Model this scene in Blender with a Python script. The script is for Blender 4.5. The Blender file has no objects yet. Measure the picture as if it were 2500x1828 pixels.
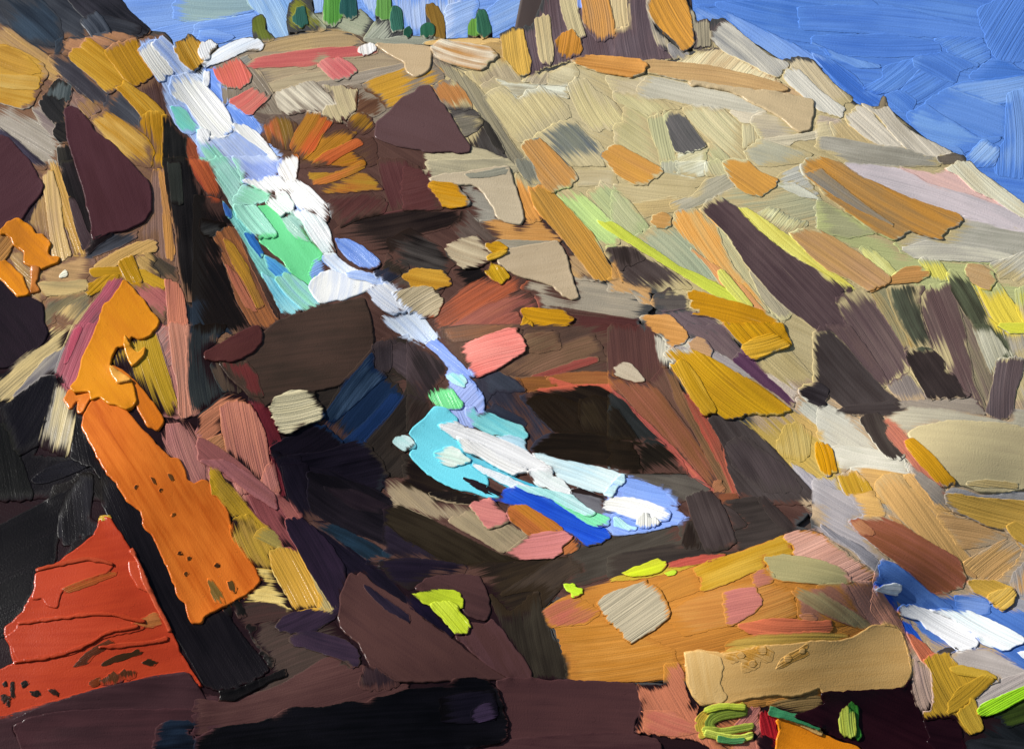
import bpy, math, random
import numpy as np
from mathutils import Vector, Matrix
from mathutils.geometry import delaunay_2d_cdt

# ------------------------------------------------------------------ camera
scene = bpy.context.scene
F = 2800.0                       # focal length in photograph pixels (2500 x 1828)
cam_d = bpy.data.cameras.new('camera')
cam = bpy.data.objects.new('camera', cam_d)
scene.collection.objects.link(cam)
cam_d.sensor_width = 36.0
cam_d.lens = 36.0 * F / 2500.0
cam_d.clip_start = 0.1
cam_d.clip_end = 2000.0
cam.location = (0, 0, 0)
cam.rotation_euler = (math.radians(90), 0, 0)
scene.camera = cam

# ------------------------------------------------------------------ sky light and sun
SUN_TRAVEL = Vector((0.78, 0.10, -0.61)).normalized()
world = bpy.data.worlds.new('World')
scene.world = world
world.use_nodes = True
wn = world.node_tree.nodes
sky_tex = wn.new('ShaderNodeTexSky')
sky_tex.sky_type = 'NISHITA'
sky_tex.sun_disc = False
to_sun = -SUN_TRAVEL
sky_tex.sun_elevation = math.asin(to_sun.z)
sky_tex.sun_rotation = math.atan2(to_sun.x, to_sun.y)
world.node_tree.links.new(sky_tex.outputs[0], wn['Background'].inputs[0])
wn['Background'].inputs[1].default_value = 0.06
sun_d = bpy.data.lights.new('sun', 'SUN')
sun_d.energy = 5.0
sun_d.angle = math.radians(0.5)
sun_d.color = (1.0, 0.97, 0.92)
sun = bpy.data.objects.new('sun', sun_d)
scene.collection.objects.link(sun)
sun.rotation_euler = SUN_TRAVEL.to_track_quat('-Z', 'Y').to_euler()
vs = scene.view_settings
vs.view_transform = 'Standard'
vs.look = 'None'
vs.exposure = 0.5
vs.gamma = 1.0
ALBEDO = 0.85
scene.cycles.max_bounces = 4
scene.cycles.diffuse_bounces = 2
scene.cycles.glossy_bounces = 2

# ------------------------------------------------------------------ lie of the land
# camera-axis distance of the slope: a 48 degree hillside with a ravine and bulging rocks
BUMPS = [  # u, v, radius u, radius v, metres toward (-) or away from (+) the camera
    (480, 230, 110, 160, .35), (620, 480, 120, 180, .45), (760, 700, 150, 150, .45), (1000, 830, 150, 120, .5),
    (1250, 1100, 260, 170, .28), (1500, 1230, 260, 150, .2), (900, 1150, 260, 200, .45),
    (1900, 1500, 380, 220, -.7), (900, 1640, 320, 160, -.25), (250, 1500, 260, 260, -.2),
    (330, 1050, 160, 260, -.2), (250, 520, 140, 200, -.12), (2300, 1100, 240, 170, -.5),
    (1950, 350, 500, 260, -.6), (2250, 1500, 200, 110, .4), (1150, 250, 260, 160, -.3), (1750, 900, 260, 160, -.3),
]
def depth_hill(u, v):
    z = (914.0 - v) / F
    d = 18.0 / (1.0 - 0.9 * z)
    for bu, bv, ru, rv, a in BUMPS:
        d = d + a * np.exp(-((u - bu) / ru) ** 2 - ((v - bv) / rv) ** 2)
    return d
def depth_sky(u, v):
    return 75.0 / (1.0 - 0.9 * (914.0 - v) / F)
NORMAL = np.array((0.0, -0.743, 0.669))
def place(u, v, h, dfun):
    """photo pixel + height above the slope (in photo pixels) -> world points"""
    d = dfun(u, v)
    p = np.stack(((u - 1250.0) / F * d, d, (914.0 - v) / F * d), 1)
    return p + NORMAL[None, :] * (h * d / F)[:, None]

# paint strokes: T thing|label|category|group, W window, then colours, angle, thickness and outline
DATA = """
T sky
W 0 0 1
4a74cc 5c86d6 a5 h.6 P -1000,-800 3600,-800 3600,1500 -1000,1500
T sky
W 0 0 1
7c9ee4 6a90e0 a-6 h.8 P -950,-600 1500,-600 1500,600 -950,600
T hill
W 0 0 1
b0a27c a2946e a25 h1 P 1000,240 1010,160 1130,115 1230,105 1300,150 1690,130 1790,70 1925,160 2010,180 2095,258 2170,265 2330,395 2520,535 2760,700 2760,1120 2160,1120 2000,960 1500,640 1180,430 1080,330
T gully
W 0 0 1
8c8070 7a6c5c a20 h1 P 480,130 720,90 1000,110 1100,150 1090,330 900,360 700,330 560,220
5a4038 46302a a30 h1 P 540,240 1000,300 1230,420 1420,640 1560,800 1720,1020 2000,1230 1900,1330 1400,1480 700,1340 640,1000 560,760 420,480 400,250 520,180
T cliff
W 0 0 1
8a6848 6a4c44 a30 h1 P -400,20 180,60 420,80 420,330 460,640 700,980 640,1360 -400,1300
T foreground
W 0 0 1
2a191c 22151a a15 h1 P -400,840 300,800 700,860 760,1360 1300,1440 1360,1660 2000,1680 2760,1560 2760,2200 -400,2200
T hill
W 0 0 1
8a8478 b09068 a25 h1 P 1780,900 2240,960 2760,1000 2760,1700 2200,1640 2080,1400 1900,1150
W 0 0 4.13
T sky
8aa4b4 98b0b8 a2 P 1800,-90 2550,-90 2560,100 2300,170 2065,210 1900,222 1730,180
7498e4 86a6e8 a-10 P 1530,320 1900,240 2300,190 2600,150 2560,420 2400,400 2060,470 1700,480 1420,400
T crag jagged_crag|charcoal black crag sloping down from the top left corner|crag
2a2c32 45484e a35 h4 P -300,-300 1120,-300 1190,0 1300,120 1520,310 1430,375 1110,345 880,300 900,400 780,420 690,380 640,400 600,560 330,500 150,330 0,230 -300,100
242c36 3a4856 a40 P -60,-60 350,-60 600,200 640,390 560,480 330,420 150,320 60,180
1c1a1c 36343a a38 h4 P 640,-80 1160,-80 1290,115 1510,310 1420,370 1250,340 960,250 830,160
26272c 3a3b40 a12 P 840,190 1000,150 1290,230 1430,300 1400,350 1110,340 900,290
2a2e36 565c66 b190 h5 B 890,180 1000,310 1080,480
1c2028 3a4048 a-50 P 570,430 640,395 640,520 565,560
T cliff
c09858 9a7a5c a35 P -60,240 60,270 250,420 470,560 620,760 560,830 380,760 180,560 -60,450
b08060 a87850 a20 P 640,430 700,395 860,390 1150,340 1380,380 1390,420 1250,440 1060,520 720,540 640,560
9a9080 aea496 a30 P -200,1040 0,1045 230,1110 330,1100 500,1240 580,1300 540,1400 600,1440 570,1652 440,1652 200,1480 -200,1250
847470 a89c8c a32 P 330,1100 420,1040 470,1180 570,1290 560,1400 420,1260
7a6660 8a746c a40 P 480,800 620,800 780,980 840,1100 680,1070 720,880 600,815
8c6c5c 7a6058 a45 P 690,930 800,960 1010,1110 900,1210 780,1090 690,1060
2c2630 4a4454 a40 h3 P -200,1250 0,1300 150,1400 330,1560 490,1700 300,1720 100,1500 -200,1450
T ochleft flat_rock|broad ochre slab at the left edge below the charcoal crag|rock
b8862c d0a448 a15 h4 P -200,470 60,465 250,540 440,660 490,760 400,860 380,980 310,1080 230,1105 0,1040 -200,1000
c4943c a87a28 a20 P -80,475 90,480 290,600 420,740 260,760 -80,640
c09440 d4b060 a8 P -80,760 260,770 400,790 385,900 150,900 -80,860
T blk1 boulder|black lumpy boulder left of the dark maroon triangle|rock
24221f 302e2c a50 h4 P 590,800 720,870 700,1040 660,1100 660,1280 570,1270 450,1140 400,1040 470,930
3c4444 646c6c a100 P 600,810 725,870 700,1040 560,990 470,950
1e1a18 3a3630 a30 h4 P 560,1280 670,1240 700,1440 600,1440 530,1360
1c1814 3c3830 a80 h4 P 580,1490 690,1470 750,1672 610,1690
T cliff
a88038 8a6a58 a50 P 770,1010 850,970 930,1020 1020,1120 910,1210 830,1120
T chaslab flat_rock|long charcoal slab running diagonally under the ochre slabs|rock
38353a 4e4c52 a40 h3 P 490,580 600,560 720,600 900,800 1060,930 1110,970 1090,1080 950,1040 800,940 640,790 540,680
3a3a40 585a60 a40 P 1100,960 1180,910 1230,960 1330,1080 1430,1200 1400,1300 1270,1230 1060,1100
T cliff
52382f 5c4440 a80 P 1380,890 1570,775 1630,850 1700,1140 1650,1300 1560,1060 1400,910
T ochtop flat_rock|overlapping ochre slabs stepping down beside the waterfall lip|rock
b07e18 c89a34 a38 h4 P 720,540 890,400 1060,520 1250,800 1310,860 1200,900 1100,945 1040,890 900,760 700,600
b8861c a87820 a58 h4 P 1060,530 1180,470 1260,430 1380,400 1400,490 1550,760 1480,810 1370,885 1250,800
b8841c d8a840 a45 h4 P 1180,900 1260,840 1400,920 1560,1050 1660,1140 1660,1260 1590,1280 1440,1190 1330,1040 1240,950
b07c14 bc8a24 a85 P 1430,1170 1560,1130 1650,1180 1640,1290 1620,1420 1640,1690 1540,1690 1560,1540 1480,1380 1400,1300 1410,1210
b8862c d8b060 a40 P 910,1210 1060,1120 1280,1250 1480,1400 1560,1540 1530,1680 1300,1652 1050,1400
T cliff
1c1a16 2e2c28 a85 P 1650,1160 1720,1220 1830,1350 1900,1400 1960,1700 1640,1700
9a5030 7a3a28 a68 P 1880,1400 1990,1380 2010,1480 2075,1660 1930,1680 1880,1480
T fall waterfall|white and turquoise waterfall tumbling down the dark ravine|waterfall
a8bce0 8aa8e0 a58 P 1390,430 1600,380 1760,500 1900,720 2065,880 2150,860 2250,860 2400,1060 2540,1160 2650,1310 2640,1390 2800,1490 2960,1660 2200,1690 2065,1652 1990,1480 1850,1340 1740,1250 1680,1050 1620,850 1550,740 1400,500
f0ece0 e4e0d4 b180 h5 B 1470,470 1560,620 1690,790
90a8dc d8e0f2 b140 h4 B 1590,420 1730,560 1900,760
7c9ee4 5c86d8 a50 P 2070,700 2150,690 2240,860 2270,1050 2530,1160 2640,1310 2630,1390 2400,1250 2250,1050 2120,900
d8e0ee b8c8ea a45 P 1900,730 2065,690 2080,900 1960,800
f4f0e6 e8e6da a52 h6 P 1700,860 1800,775 1890,760 2000,800 2100,900 2210,1010 2300,1150 2350,1290 2290,1390 2130,1420 2000,1250 1900,1080 1730,960
6cc8c0 8edcc0 a45 h3 P 1730,1100 1780,1070 1880,1120 1950,1240 2030,1310 1950,1365 1850,1330 1780,1250
f0eee8 e4e8ec a60 h4 P 1990,1330 2040,1310 2110,1350 2100,1420 2040,1450 1990,1400
T ochlip boulder|glossy ochre boulder on the right of the waterfall lip|rock
a87818 dcae50 a62 h6 P 1750,470 1910,370 2000,420 2065,520 2060,640 1950,735 1870,680 1780,540
W 500 0 4.13
T sky
6a90e0 7c9ee6 a-8 P -100,250 530,150 500,400 330,400 0,440 -100,470
7ea0e6 6288dc a5 P -60,330 100,320 300,380 200,430 -60,450
T gully
a8906a b89c6c a-8 P 560,520 600,440 860,370 1100,330 1400,315 1490,330 1610,430 1480,450 1400,480 800,520
5a4a3c 6c5c4c a30 P 1480,325 1630,350 1620,430 1540,380
9a8870 aa9878 a-6 P 300,560 800,520 1500,490 1750,500 1900,560 2020,640 1800,750 1500,800 1000,860 660,940 560,800 450,660
b0a080 988870 a-8 P 620,860 1000,740 1200,740 1320,810 1000,860 670,930
8e8272 a09484 a-10 P 1320,810 1700,720 2000,650 2050,690 1700,800 1500,850 1200,880 1080,840
7c7060 8a7e6e a55 P 440,680 560,740 680,960 780,1160 600,1180 480,1140 660,1000 520,880 470,760
7a6e60 8c806e a85 P 170,860 400,860 480,900 260,1020 200,1060
6a5a50 5a4a42 a20 P 470,1140 620,1170 800,1150 1000,1120 1090,1140 1000,1250 930,1270 700,1190 590,1310
4e3224 6e4e38 a-30 P 1380,880 1550,850 1650,920 1770,980 1830,1100 1720,1180 1600,1190 1500,1100 1530,900
5a4030 4a342a a-30 P 550,1350 1000,1200 1400,1250 1500,1400 1720,1400 1720,1672 850,1690
8a8880 706e66 a-30 P 340,605 430,575 460,610 380,650
T sky
88a8e4 9ab6ea a85 P 1050,-90 1220,-90 1210,120 1085,150
9ab2e8 aec2ee a80 P 1520,-90 1760,-90 1740,200 1650,110
9ab0e6 b4c4ea a85 P 1860,-90 2600,-90 2500,380 2065,330 1990,200
T meadow meadow_crest|pale grey green meadow strip along the skyline under the trees|meadow
8e947c a8aa90 a25 P 1080,160 1200,130 1370,120 1530,180 1560,100 1720,240 1620,390 1480,330 1350,300 1200,290
9ca08e aaac9c a-50 P 1740,200 1890,200 1910,330 2060,320 1980,370 1800,430 1600,410 1700,250
8e9080 a0a08c a5 P 1590,400 1800,410 2065,370 2300,370 2300,430 2065,450 1700,445
T olive shrub|curved olive green shrub on the skyline left of the pale blue dab|shrub
6a7430 545c1c a75 h3 P 480,190 560,150 610,190 600,300 700,390 570,425 490,340
T oliveb shrub|broad olive mound behind the first dark teal pine|shrub
6c7024 8a8a3a a40 h3 P 850,40 960,-40 1060,-30 1090,150 1220,285 1190,305 850,315 830,200
T sky
7ea6e4 a8c6f4 a62 h5 P 420,-40 870,-80 860,100 835,200 860,370 740,395 620,340 575,260 590,190 440,50
T pine1 pine_tree|small dark teal pine on the olive mound|tree|pines on the skyline
2e5a50 3a6a5c a85 h5 P 890,190 940,80 1000,80 1040,260 970,280 895,230
T grn1 round_tree|tall bright green tree left of the teal pine at the top edge|tree
4e8a38 64a048 a88 h5 P 1210,-80 1375,-80 1370,210 1300,270 1210,230
T pine2 pine_tree|dark teal pine touching the tall bright green tree|tree|pines on the skyline
24504c 386460 a85 h5 P 1380,-80 1510,-80 1535,180 1470,195 1375,160
T grn2 round_tree|shorter mid green tree next to the slim pointed pine|tree
5a8c40 6a9c50 a88 h5 P 1750,-80 1865,-80 1875,200 1790,205 1725,150
T pine3 pine_tree|slim pointed dark pine right of the mid green tree|tree|pines on the skyline
2a5848 3c6c5c a80 h5 P 1890,110 1930,55 1970,110 2000,310 1900,340 1875,200
T pine4 pine_tree|tiny round dark pine between the slim pine and the brown tree|tree|pines on the skyline
1e4a38 305c48 a80 h4 P 2010,320 2060,270 2090,330 2065,380 2010,365
T redband long_rock|long thin coral red ledge under the skyline|rock
c46a62 b85a58 a-6 h3 P 400,670 520,600 760,550 1300,490 1540,490 1760,510 1740,540 1550,580 1200,600 1080,710 900,660 700,670 520,690
c06060 dc8c84 a42 h4 P 1130,660 1180,620 1360,600 1480,660 1540,740 1470,780 1310,815 1180,700
T red1 boulder|coral red boulder beside the waterfall, upper of the pair|rock
d0685c b86048 a68 h4 P 85,690 250,610 340,600 400,680 470,770 450,840 380,880 270,895 180,850 110,760
T red2 boulder|coral red boulder beside the waterfall, lower of the pair|rock
c8645c b87868 a-40 h4 P 250,1030 490,890 570,930 660,990 570,1060 470,1160 360,1110
T whitdab quartz_stone|small bright white stone at the end of the coral ledge|stone
f4eee8 e8e0d8 a80 h5 P 1540,520 1600,470 1700,455 1720,500 1640,570 1560,550
T gully
8c8070 ded4bc a42 h4 P 690,960 930,860 1080,830 1240,960 1330,1080 1200,1150 1000,1130 860,1170 760,1090
c8b88c a89878 a70 h4 P 1180,880 1370,870 1430,910 1540,900 1520,1100 1460,1190 1340,1250 1200,1160 1240,1080 1330,1060 1300,960
T ochmid flat_rock|flat ochre slab between the beige knob and the dark mauve triangle|rock
c0902c b88a34 a-20 h3 P 1590,870 1700,800 2040,690 2090,740 2200,720 2290,650 2430,770 2400,800 2220,880 2150,870 2080,980 1830,1095 1760,980 1640,920
T knob boulder|smooth rounded beige boulder hanging at the crest edge|rock
c0a884 b8a07c a5 k h9 P 1720,460 2065,470 2285,485 2285,600 2260,700 2180,770 2110,780 2040,740 2020,640 1900,560 1800,500
T bush autumn_shrub|rust and ochre fan shaped shrub right of the upper waterfall|shrub
b07c20 5a4420 a-45 h3 P 1450,1240 1500,1160 1580,1140 1660,1190 1720,1260 1640,1340 1560,1360 1480,1330
7a5c24 b85a34 a75 g1 h3.1 P 570,1340 690,1180 860,1210 930,1270 910,1420 850,1520 720,1480 600,1420
9a6820 b87c24 a-40 h3 P 1000,1620 1100,1480 1200,1370 1400,1310 1540,1340 1470,1420 1300,1500 1120,1640
a8741c 9a5c24 a-15 h3 P 1380,1570 1500,1540 1640,1672 1250,1672
b86030 a04c28 a-30 h3.1 P 1080,1672 1200,1560 1400,1470 1550,1400 1600,1460 1400,1560 1250,1672
a06c24 b8552a a-58 g1 h3.1 P 1050,1130 1180,1150 1290,1240 1180,1360 1100,1520 980,1620 900,1560 870,1480 930,1330
T fall
9aaee0 c4d0f0 a45 P 60,1420 230,1390 300,1330 420,1410 560,1520 700,1640 720,1720 200,1720 120,1500
ece8e0 f6f4ee a45 h5 P 280,1260 380,1270 540,1370 640,1480 730,1600 700,1672 640,1560 520,1470 380,1360 300,1320
9ed8c0 80c8b0 a50 P -60,1400 60,1440 140,1520 260,1672 0,1690 -60,1560
f2f0ea d8dee4 a75 h4 P 0,720 40,720 45,800 30,880 0,860
f4f2ea d0dae8 a-28 h5 P 40,600 160,500 330,410 430,390 530,405 590,460 570,510 420,510 250,590 60,660 0,690 -20,640
f4f2ea e0e4ea a70 h5 P -20,450 60,430 130,460 60,560 0,640 -60,540
W 1000 0 4.13
T hill
c8a870 b89860 a-4 P 120,450 240,410 560,395 920,400 920,450 700,500 500,460 240,450
a88a58 988058 a10 P 640,470 900,440 960,470 970,640 860,560
T browntree tree|brown leaning tree stump against the pale sky|tree
7a5a20 8a6a2c a75 h4 P 175,70 280,70 330,160 350,260 350,390 260,390 240,250 180,150
T pine5 pine_tree|dark green rounded pine in front of the brown stump|tree|pines on the skyline
1e5038 306048 a85 h4 P 120,280 180,235 240,270 245,360 190,380 120,360
T grn3 round_tree|small light green tree left of the lone dark pine|tree
5c8a38 6c9a48 a88 h4 P 600,260 640,200 700,190 700,330 680,365 600,360
T pine6 pine_tree|lone pointed dark green pine in the gap left of the rock tower|tree|pines on the skyline
24503c 386850 a80 h5 P 680,160 710,85 760,120 800,230 830,340 760,390 690,345
T sky
88a6e2 9ab4ea a-25 P 370,60 700,0 690,80 640,190 590,260 590,380 480,400 370,390
7a9cde 98b4ea a-28 P 780,110 1000,-60 1390,-80 1390,140 1260,180 1150,290 1060,260 900,340 840,380 810,230
T tower rock_spire|tall rock tower of upright beige and orange slabs on a mauve core|rock
5c4a4c 6c5c60 a80 h4 P 1150,280 1260,240 1380,-80 2065,-90 2400,-90 2470,380 2550,500 2670,600 2065,630 1640,600 1400,680 1200,765 1210,620
d8ac50 b89448 a82 h5 P 920,360 1000,310 1140,280 1165,400 1200,560 1225,630 1200,740 1090,770 1040,700 960,600 940,480
cbb98c b8a478 a82 h5 P 1265,190 1390,150 1415,200 1420,360 1445,480 1440,640 1340,665 1300,560 1280,340
cfc092 b8a880 a75 h5 P 1510,-80 1680,-80 1690,130 1730,260 1770,380 1720,410 1600,320 1540,130
7d96d8 8ca4dc a80 P 1690,-80 1730,-80 1750,100 1700,110
c8b080 d0bc90 a85 h5 P 1970,-80 2180,-80 2220,180 2210,280 2065,330 2040,200
d09448 b88a58 a80 h5 P 1730,-80 1980,-80 2050,240 2055,370 1900,430 1860,380 1780,280 1750,200
T orknob boulder|small orange boulder at the foot of the rock tower|rock
cc8c3c b07828 a100 h5 P 1480,430 1540,350 1640,320 1700,390 1730,500 1700,560 1580,600 1500,530
T hill
a89c80 988a70 a60 P 560,740 740,715 870,590 960,620 1110,790 1120,840 860,860 740,880
a89c7a b8ac88 a28 P 700,880 870,800 1120,840 1390,740 1640,640 2065,760 2085,1672 1700,1672 1100,1440
8c846c 6c685c a58 P 230,600 420,680 560,770 700,900 830,1110 1000,1400 1250,1730 1040,1730 900,1500 760,1230 620,1010 480,840 330,700
a09880 e0d8c4 a8 h3 P 860,800 1000,850 1380,870 1600,870 1600,1000 1300,900 1080,990 960,880
a89c84 988c74 a-60 P 1130,830 1230,770 1390,740 1380,850 1200,850
c4ba98 a89e80 a15 P 1390,760 1640,650 1700,720 1690,800 1590,870 1400,850
c8ba8c b0a278 a52 h3 P 750,990 830,920 900,890 970,920 1090,1010 1300,880 1450,960 1590,1080 1620,1180 1500,1240 1320,1340 1240,1420 1120,1440 1000,1340 860,1160
c4b888 a89c74 a60 h3 P 1600,880 1680,800 1760,790 1860,920 2000,990 2090,1060 2165,1200 2140,1270 2065,1290 1930,1340 1830,1300 1730,1180
T hatstone boulder|glossy orange brown block lying on the crest left of the tower|rock
b88850 ecdcc4 a14 h8 P 225,500 300,420 380,420 640,465 820,500 880,560 740,715 560,690 380,640 240,570
T gully
484440 5a5450 a20 P 370,1100 620,1100 720,1180 500,1170 420,1190
38302c 54504c a65 P 540,1390 700,1290 760,1230 900,1400 1040,1690 600,1500
3e3a34 302c28 a60 P 700,1180 780,1240 880,1400 960,1560 860,1480 740,1240
80786a 6c6658 a-12 h3 P 430,1190 560,1160 680,1180 750,1230 700,1300 560,1380 520,1330 450,1240
b88048 a87040 a58 h3 P 225,880 340,820 460,830 560,940 620,1050 630,1110 520,1110 360,1090 300,1000
b0a484 c8bc98 a15 h3 P 130,1550 300,1540 600,1490 760,1520 900,1580 1070,1670 1060,1730 160,1730
T mauvetri flat_rock|smooth dark mauve triangular slab below the ochre slab|rock
5c4444 58403f a20 k h8 P 100,885 210,880 280,1020 350,1090 480,1290 600,1490 590,1530 480,1535 400,1520 240,1540 130,1520 -200,1450 -340,1390 -330,1240 -200,1140 -80,1010 60,950
T hill
5e6468 7a7c6c a45 h3 P 1240,1420 1360,1320 1520,1250 1670,1240 1800,1380 1900,1440 1980,1560 1930,1600 1960,1672 1560,1672 1440,1540 1350,1420
W 1500 0 4.13
T tower
5a4c50 6a5c60 a82 h3 P 120,-80 330,-80 400,380 480,500 600,590 400,620 0,590 0,320 150,280
5c5250 4e4644 a85 P 790,210 940,215 1100,200 1140,230 1000,380 1070,520 950,530 800,500
b8aa8c 908a84 a72 h3 P 320,-80 370,-80 350,130 400,280 550,440 690,550 580,580 550,510 460,500 400,380 330,100
908c88 7c7874 a60 P 550,440 690,550 760,540 700,580 600,590 560,520
b0a488 78705f a88 h4 P 740,60 800,150 820,210 940,220 955,330 960,470 870,470 800,490 850,400 800,280
d0943c c08a40 a60 h5 P 375,-80 690,-80 740,70 770,200 800,440 780,490 700,540 600,400 420,240 330,90
T sky
4a74cc 5c86d8 a3 P 720,-200 2265,-200 2265,20 1300,70 850,70
4470c8 5c86d6 a8 P 1000,40 1400,20 2065,0 2500,-60 2700,100 2265,480 1700,380 1350,250
6e92de 80a2e6 a35 P 760,110 830,80 1130,130 1350,240 1800,460 2100,600 2100,700 1640,610 1300,350 1150,200 980,212 850,205
T hill
b8ac90 a69a7c a20 P -100,780 200,770 340,770 280,950 0,930
b0a284 c0b498 a50 h3 P 1690,640 1840,570 2000,610 2065,690 2200,850 2410,1000 2300,1080 2100,1110 2000,1000 1850,740
b89c78 a88c68 a30 P 1280,690 1420,680 1600,800 1720,870 1900,990 1500,930 1300,760
bca680 dccba6 a-48 h4 P 620,640 880,530 1030,510 1250,560 1400,690 1550,760 1600,800 1700,850 1600,830 1300,760 900,680 640,650
b8b4a8 8c8c8a a42 h4 P 970,370 1080,230 1140,225 1300,370 1560,570 1770,660 1640,780 1550,760 1350,640 1100,520
b8b6ac d0ccc0 a45 h4 P 1700,770 1780,690 1860,720 2100,960 2330,1110 2280,1180 2065,1110 1900,970 1760,850
a4a090 b8b4a4 a12 P 220,900 330,780 500,790 760,850 1150,930 1350,1020 1530,1110 1400,1170 1200,1120 900,1070 600,1020 280,960
aea67c bcb48a a40 P -20,920 260,960 700,1100 520,1110 350,1190 120,1060 0,1010
a29a70 b0a880 a35 P 100,1080 340,1180 440,1500 480,1672 200,1560 0,1440 0,1290 100,1240
a8a680 9c9c78 a78 P 330,1190 530,1140 540,1260 600,1500 620,1672 480,1672 430,1480
c0b690 a8a480 a45 h3 P 690,1100 830,1070 1080,1100 1300,1270 1300,1550 1350,1660 1150,1610 1000,1450 850,1320 740,1180
a09c74 acaa84 a50 P 940,1460 1000,1460 1150,1610 1050,1690 900,1690
b4ae8c e4dcc0 a-20 h3 P 630,1550 930,1500 920,1672 620,1672
b8b08c acA484 a85 P 1300,1240 1400,1230 1440,1350 1480,1400 1330,1480 1300,1500
b0a894 c4baa4 a18 P 1150,1120 1400,1150 1540,1120 1400,1190 1390,1240 1280,1230
b8ac90 9c9484 a5 h3 P 1380,1190 1500,1140 1700,1200 1870,1340 2065,1330 2065,1370 1600,1430 1490,1410 1400,1270
c4baa0 aca48e a-10 P 1480,1420 1800,1380 2100,1320 2200,1340 2000,1400 1820,1420 1760,1470
a8a48c 989888 a20 h3 P 1320,1520 1480,1420 1700,1470 1990,1560 1900,1640 1600,1672 1450,1672 1340,1600
T chstone boulder|charcoal four sided boulder set in the pale hillside below the ledges|rock
585654 6a6664 a55 h4 P 510,1180 560,1140 690,1160 800,1310 930,1480 800,1520 620,1540 570,1400
T blade long_rock|long tan blade shaped ledge with an orange tip below the tower|rock
b89464 c8a470 a8 h8 P 290,640 400,620 650,650 1000,690 1350,770 1700,880 1760,920 1600,930 1300,910 1050,880 870,840 640,800 420,750 330,740
d49850 c08440 a8 h9 P -430,630 -300,575 0,595 250,620 330,690 290,740 160,790 100,770 -100,740 -300,690
T paddle flat_rock|smooth beige paddle shaped slab at the end of the tan ledge|rock
c4ae88 b8a480 a20 k h9 P 750,850 900,855 1050,890 1300,920 1500,940 1750,970 1990,1020 2010,1040 2005,1180 1960,1320 1870,1335 1800,1290 1700,1200 1540,1110 1350,1010 1180,930
W 2000 0 4.13
T sky
5a84d8 4a74cc a5 P -200,80 700,60 1650,300 1660,380 1150,380 700,340 -200,300
527cd2 4670c8 a2 P -100,380 700,350 1200,450 1240,540 900,570 100,560
7098e0 6088d6 a28 P -120,420 60,480 120,570 380,680 640,680 430,620 200,560
5a84d4 668ed8 a-25 P 1150,400 1360,380 1640,400 1740,580 1620,660 1400,580 1220,460
4872c8 557fd0 a-58 P 1650,300 1600,100 2000,-90 2500,-90 2500,500 2065,620 1800,620 1700,450
3f6cc4 4a76cc a5 P 1500,780 1740,600 1930,640 2065,740 2265,760 1700,830
3c68c4 4872cc a40 P -60,560 140,620 350,760 470,920 640,960 600,1070 470,1080 360,1000 200,860
6890dc 5580d2 a-38 P 640,800 660,680 1050,580 940,660 1020,700 800,900 600,950 440,890
507ace 5e88d6 a-32 P 830,920 1020,710 1200,780 1350,850 1300,900 1080,1020 980,1040
4c78d0 608ad8 a38 P 660,960 830,920 980,1030 910,1150 720,1080
4a74ca 5680d2 a30 P 950,580 1120,560 1250,540 1620,660 1420,720 1380,840 1200,780 940,660
6890d8 7a9ee0 a-12 P 1300,900 1400,850 2065,770 2500,740 2500,900 1750,1060 1500,960
6088d6 5680d0 a18 P 1060,1040 1300,900 1900,1100 1880,1390 1650,1400 1200,1150
7098dc 5f88d6 a12 P 900,1160 1060,1050 1200,1150 1600,1400 1850,1400 1600,1480 1400,1560 1100,1430 930,1300
6a90d8 5a82ce a15 P 1080,1440 1400,1500 1500,1600 1400,1620 1300,1560
7094d8 6488d0 a88 P 1900,950 2065,900 2500,900 2500,1900 1780,1750 1780,1550 1880,1420
7a9edc a0bcec a-45 h3 P 1480,1600 1650,1420 1820,1500 1760,1672 1500,1690
T hill
9c8c80 b0a490 a12 P -10,1170 230,1220 100,1255 -10,1245
c0b490 acA080 a-12 P -20,1250 110,1240 165,1390 -20,1400
b8a47a a8966e a45 P 100,1240 250,1230 420,1380 600,1470 850,1500 680,1510 170,1395
8a7c64 6c604c a95 P 610,1080 640,980 660,980 690,1080 600,1130 540,1110
ccc4b4 b0a898 a42 h4 P 270,1190 380,1070 500,1120 640,1280 860,1480 730,1500 600,1460 430,1370 300,1260
c8c0b0 aca494 a48 h4 P 420,1050 500,1080 560,1120 690,1080 760,1190 900,1320 1080,1420 1350,1550 1180,1595 1060,1580 900,1520 720,1340 600,1180
8c887c a8a498 a10 P -20,1400 170,1395 600,1470 860,1500 1060,1590 1180,1600 1230,1672 300,1672 100,1540 -20,1500
4a4238 6a6258 a0 P 1170,1600 1350,1550 1460,1580 1480,1640 1250,1650
W 0 400 4.13
T cliff
3a2c30 2a2024 a-50 P -100,600 180,560 400,330 450,220 480,330 320,660 360,740 100,700
8a6a50 b08c50 a82 P 300,580 400,330 470,280 530,900 440,730 320,660
b88c44 c09850 a72 P 500,-20 560,-20 640,180 700,420 800,700 860,930 740,940 620,580 560,200
8a6a4c 6c5048 a72 P 610,600 660,650 750,930 640,990
cdab6c b8986c a82 h4 P 440,120 520,60 560,200 600,330 630,640 720,930 640,970 540,950 500,600 460,300
1c1714 302828 a72 h3 P 610,-20 760,-20 820,200 880,440 930,560 930,760 880,760 800,620 720,380 650,180
3c2e30 4a3a3c a68 P 690,330 760,380 880,680 930,760 860,890 830,860 760,600
8a6a5c 7c6054 a88 P 1550,70 1640,70 1660,260 1720,600 1770,870 1780,1060 1590,960 1580,780 1400,760 1280,850 1000,1010 900,1000 1250,820 1400,700 1530,500 1520,250
c08848 a87850 a83 h3 P 1600,70 1660,80 1690,380 1760,880 1740,980 1680,950 1650,500
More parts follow.
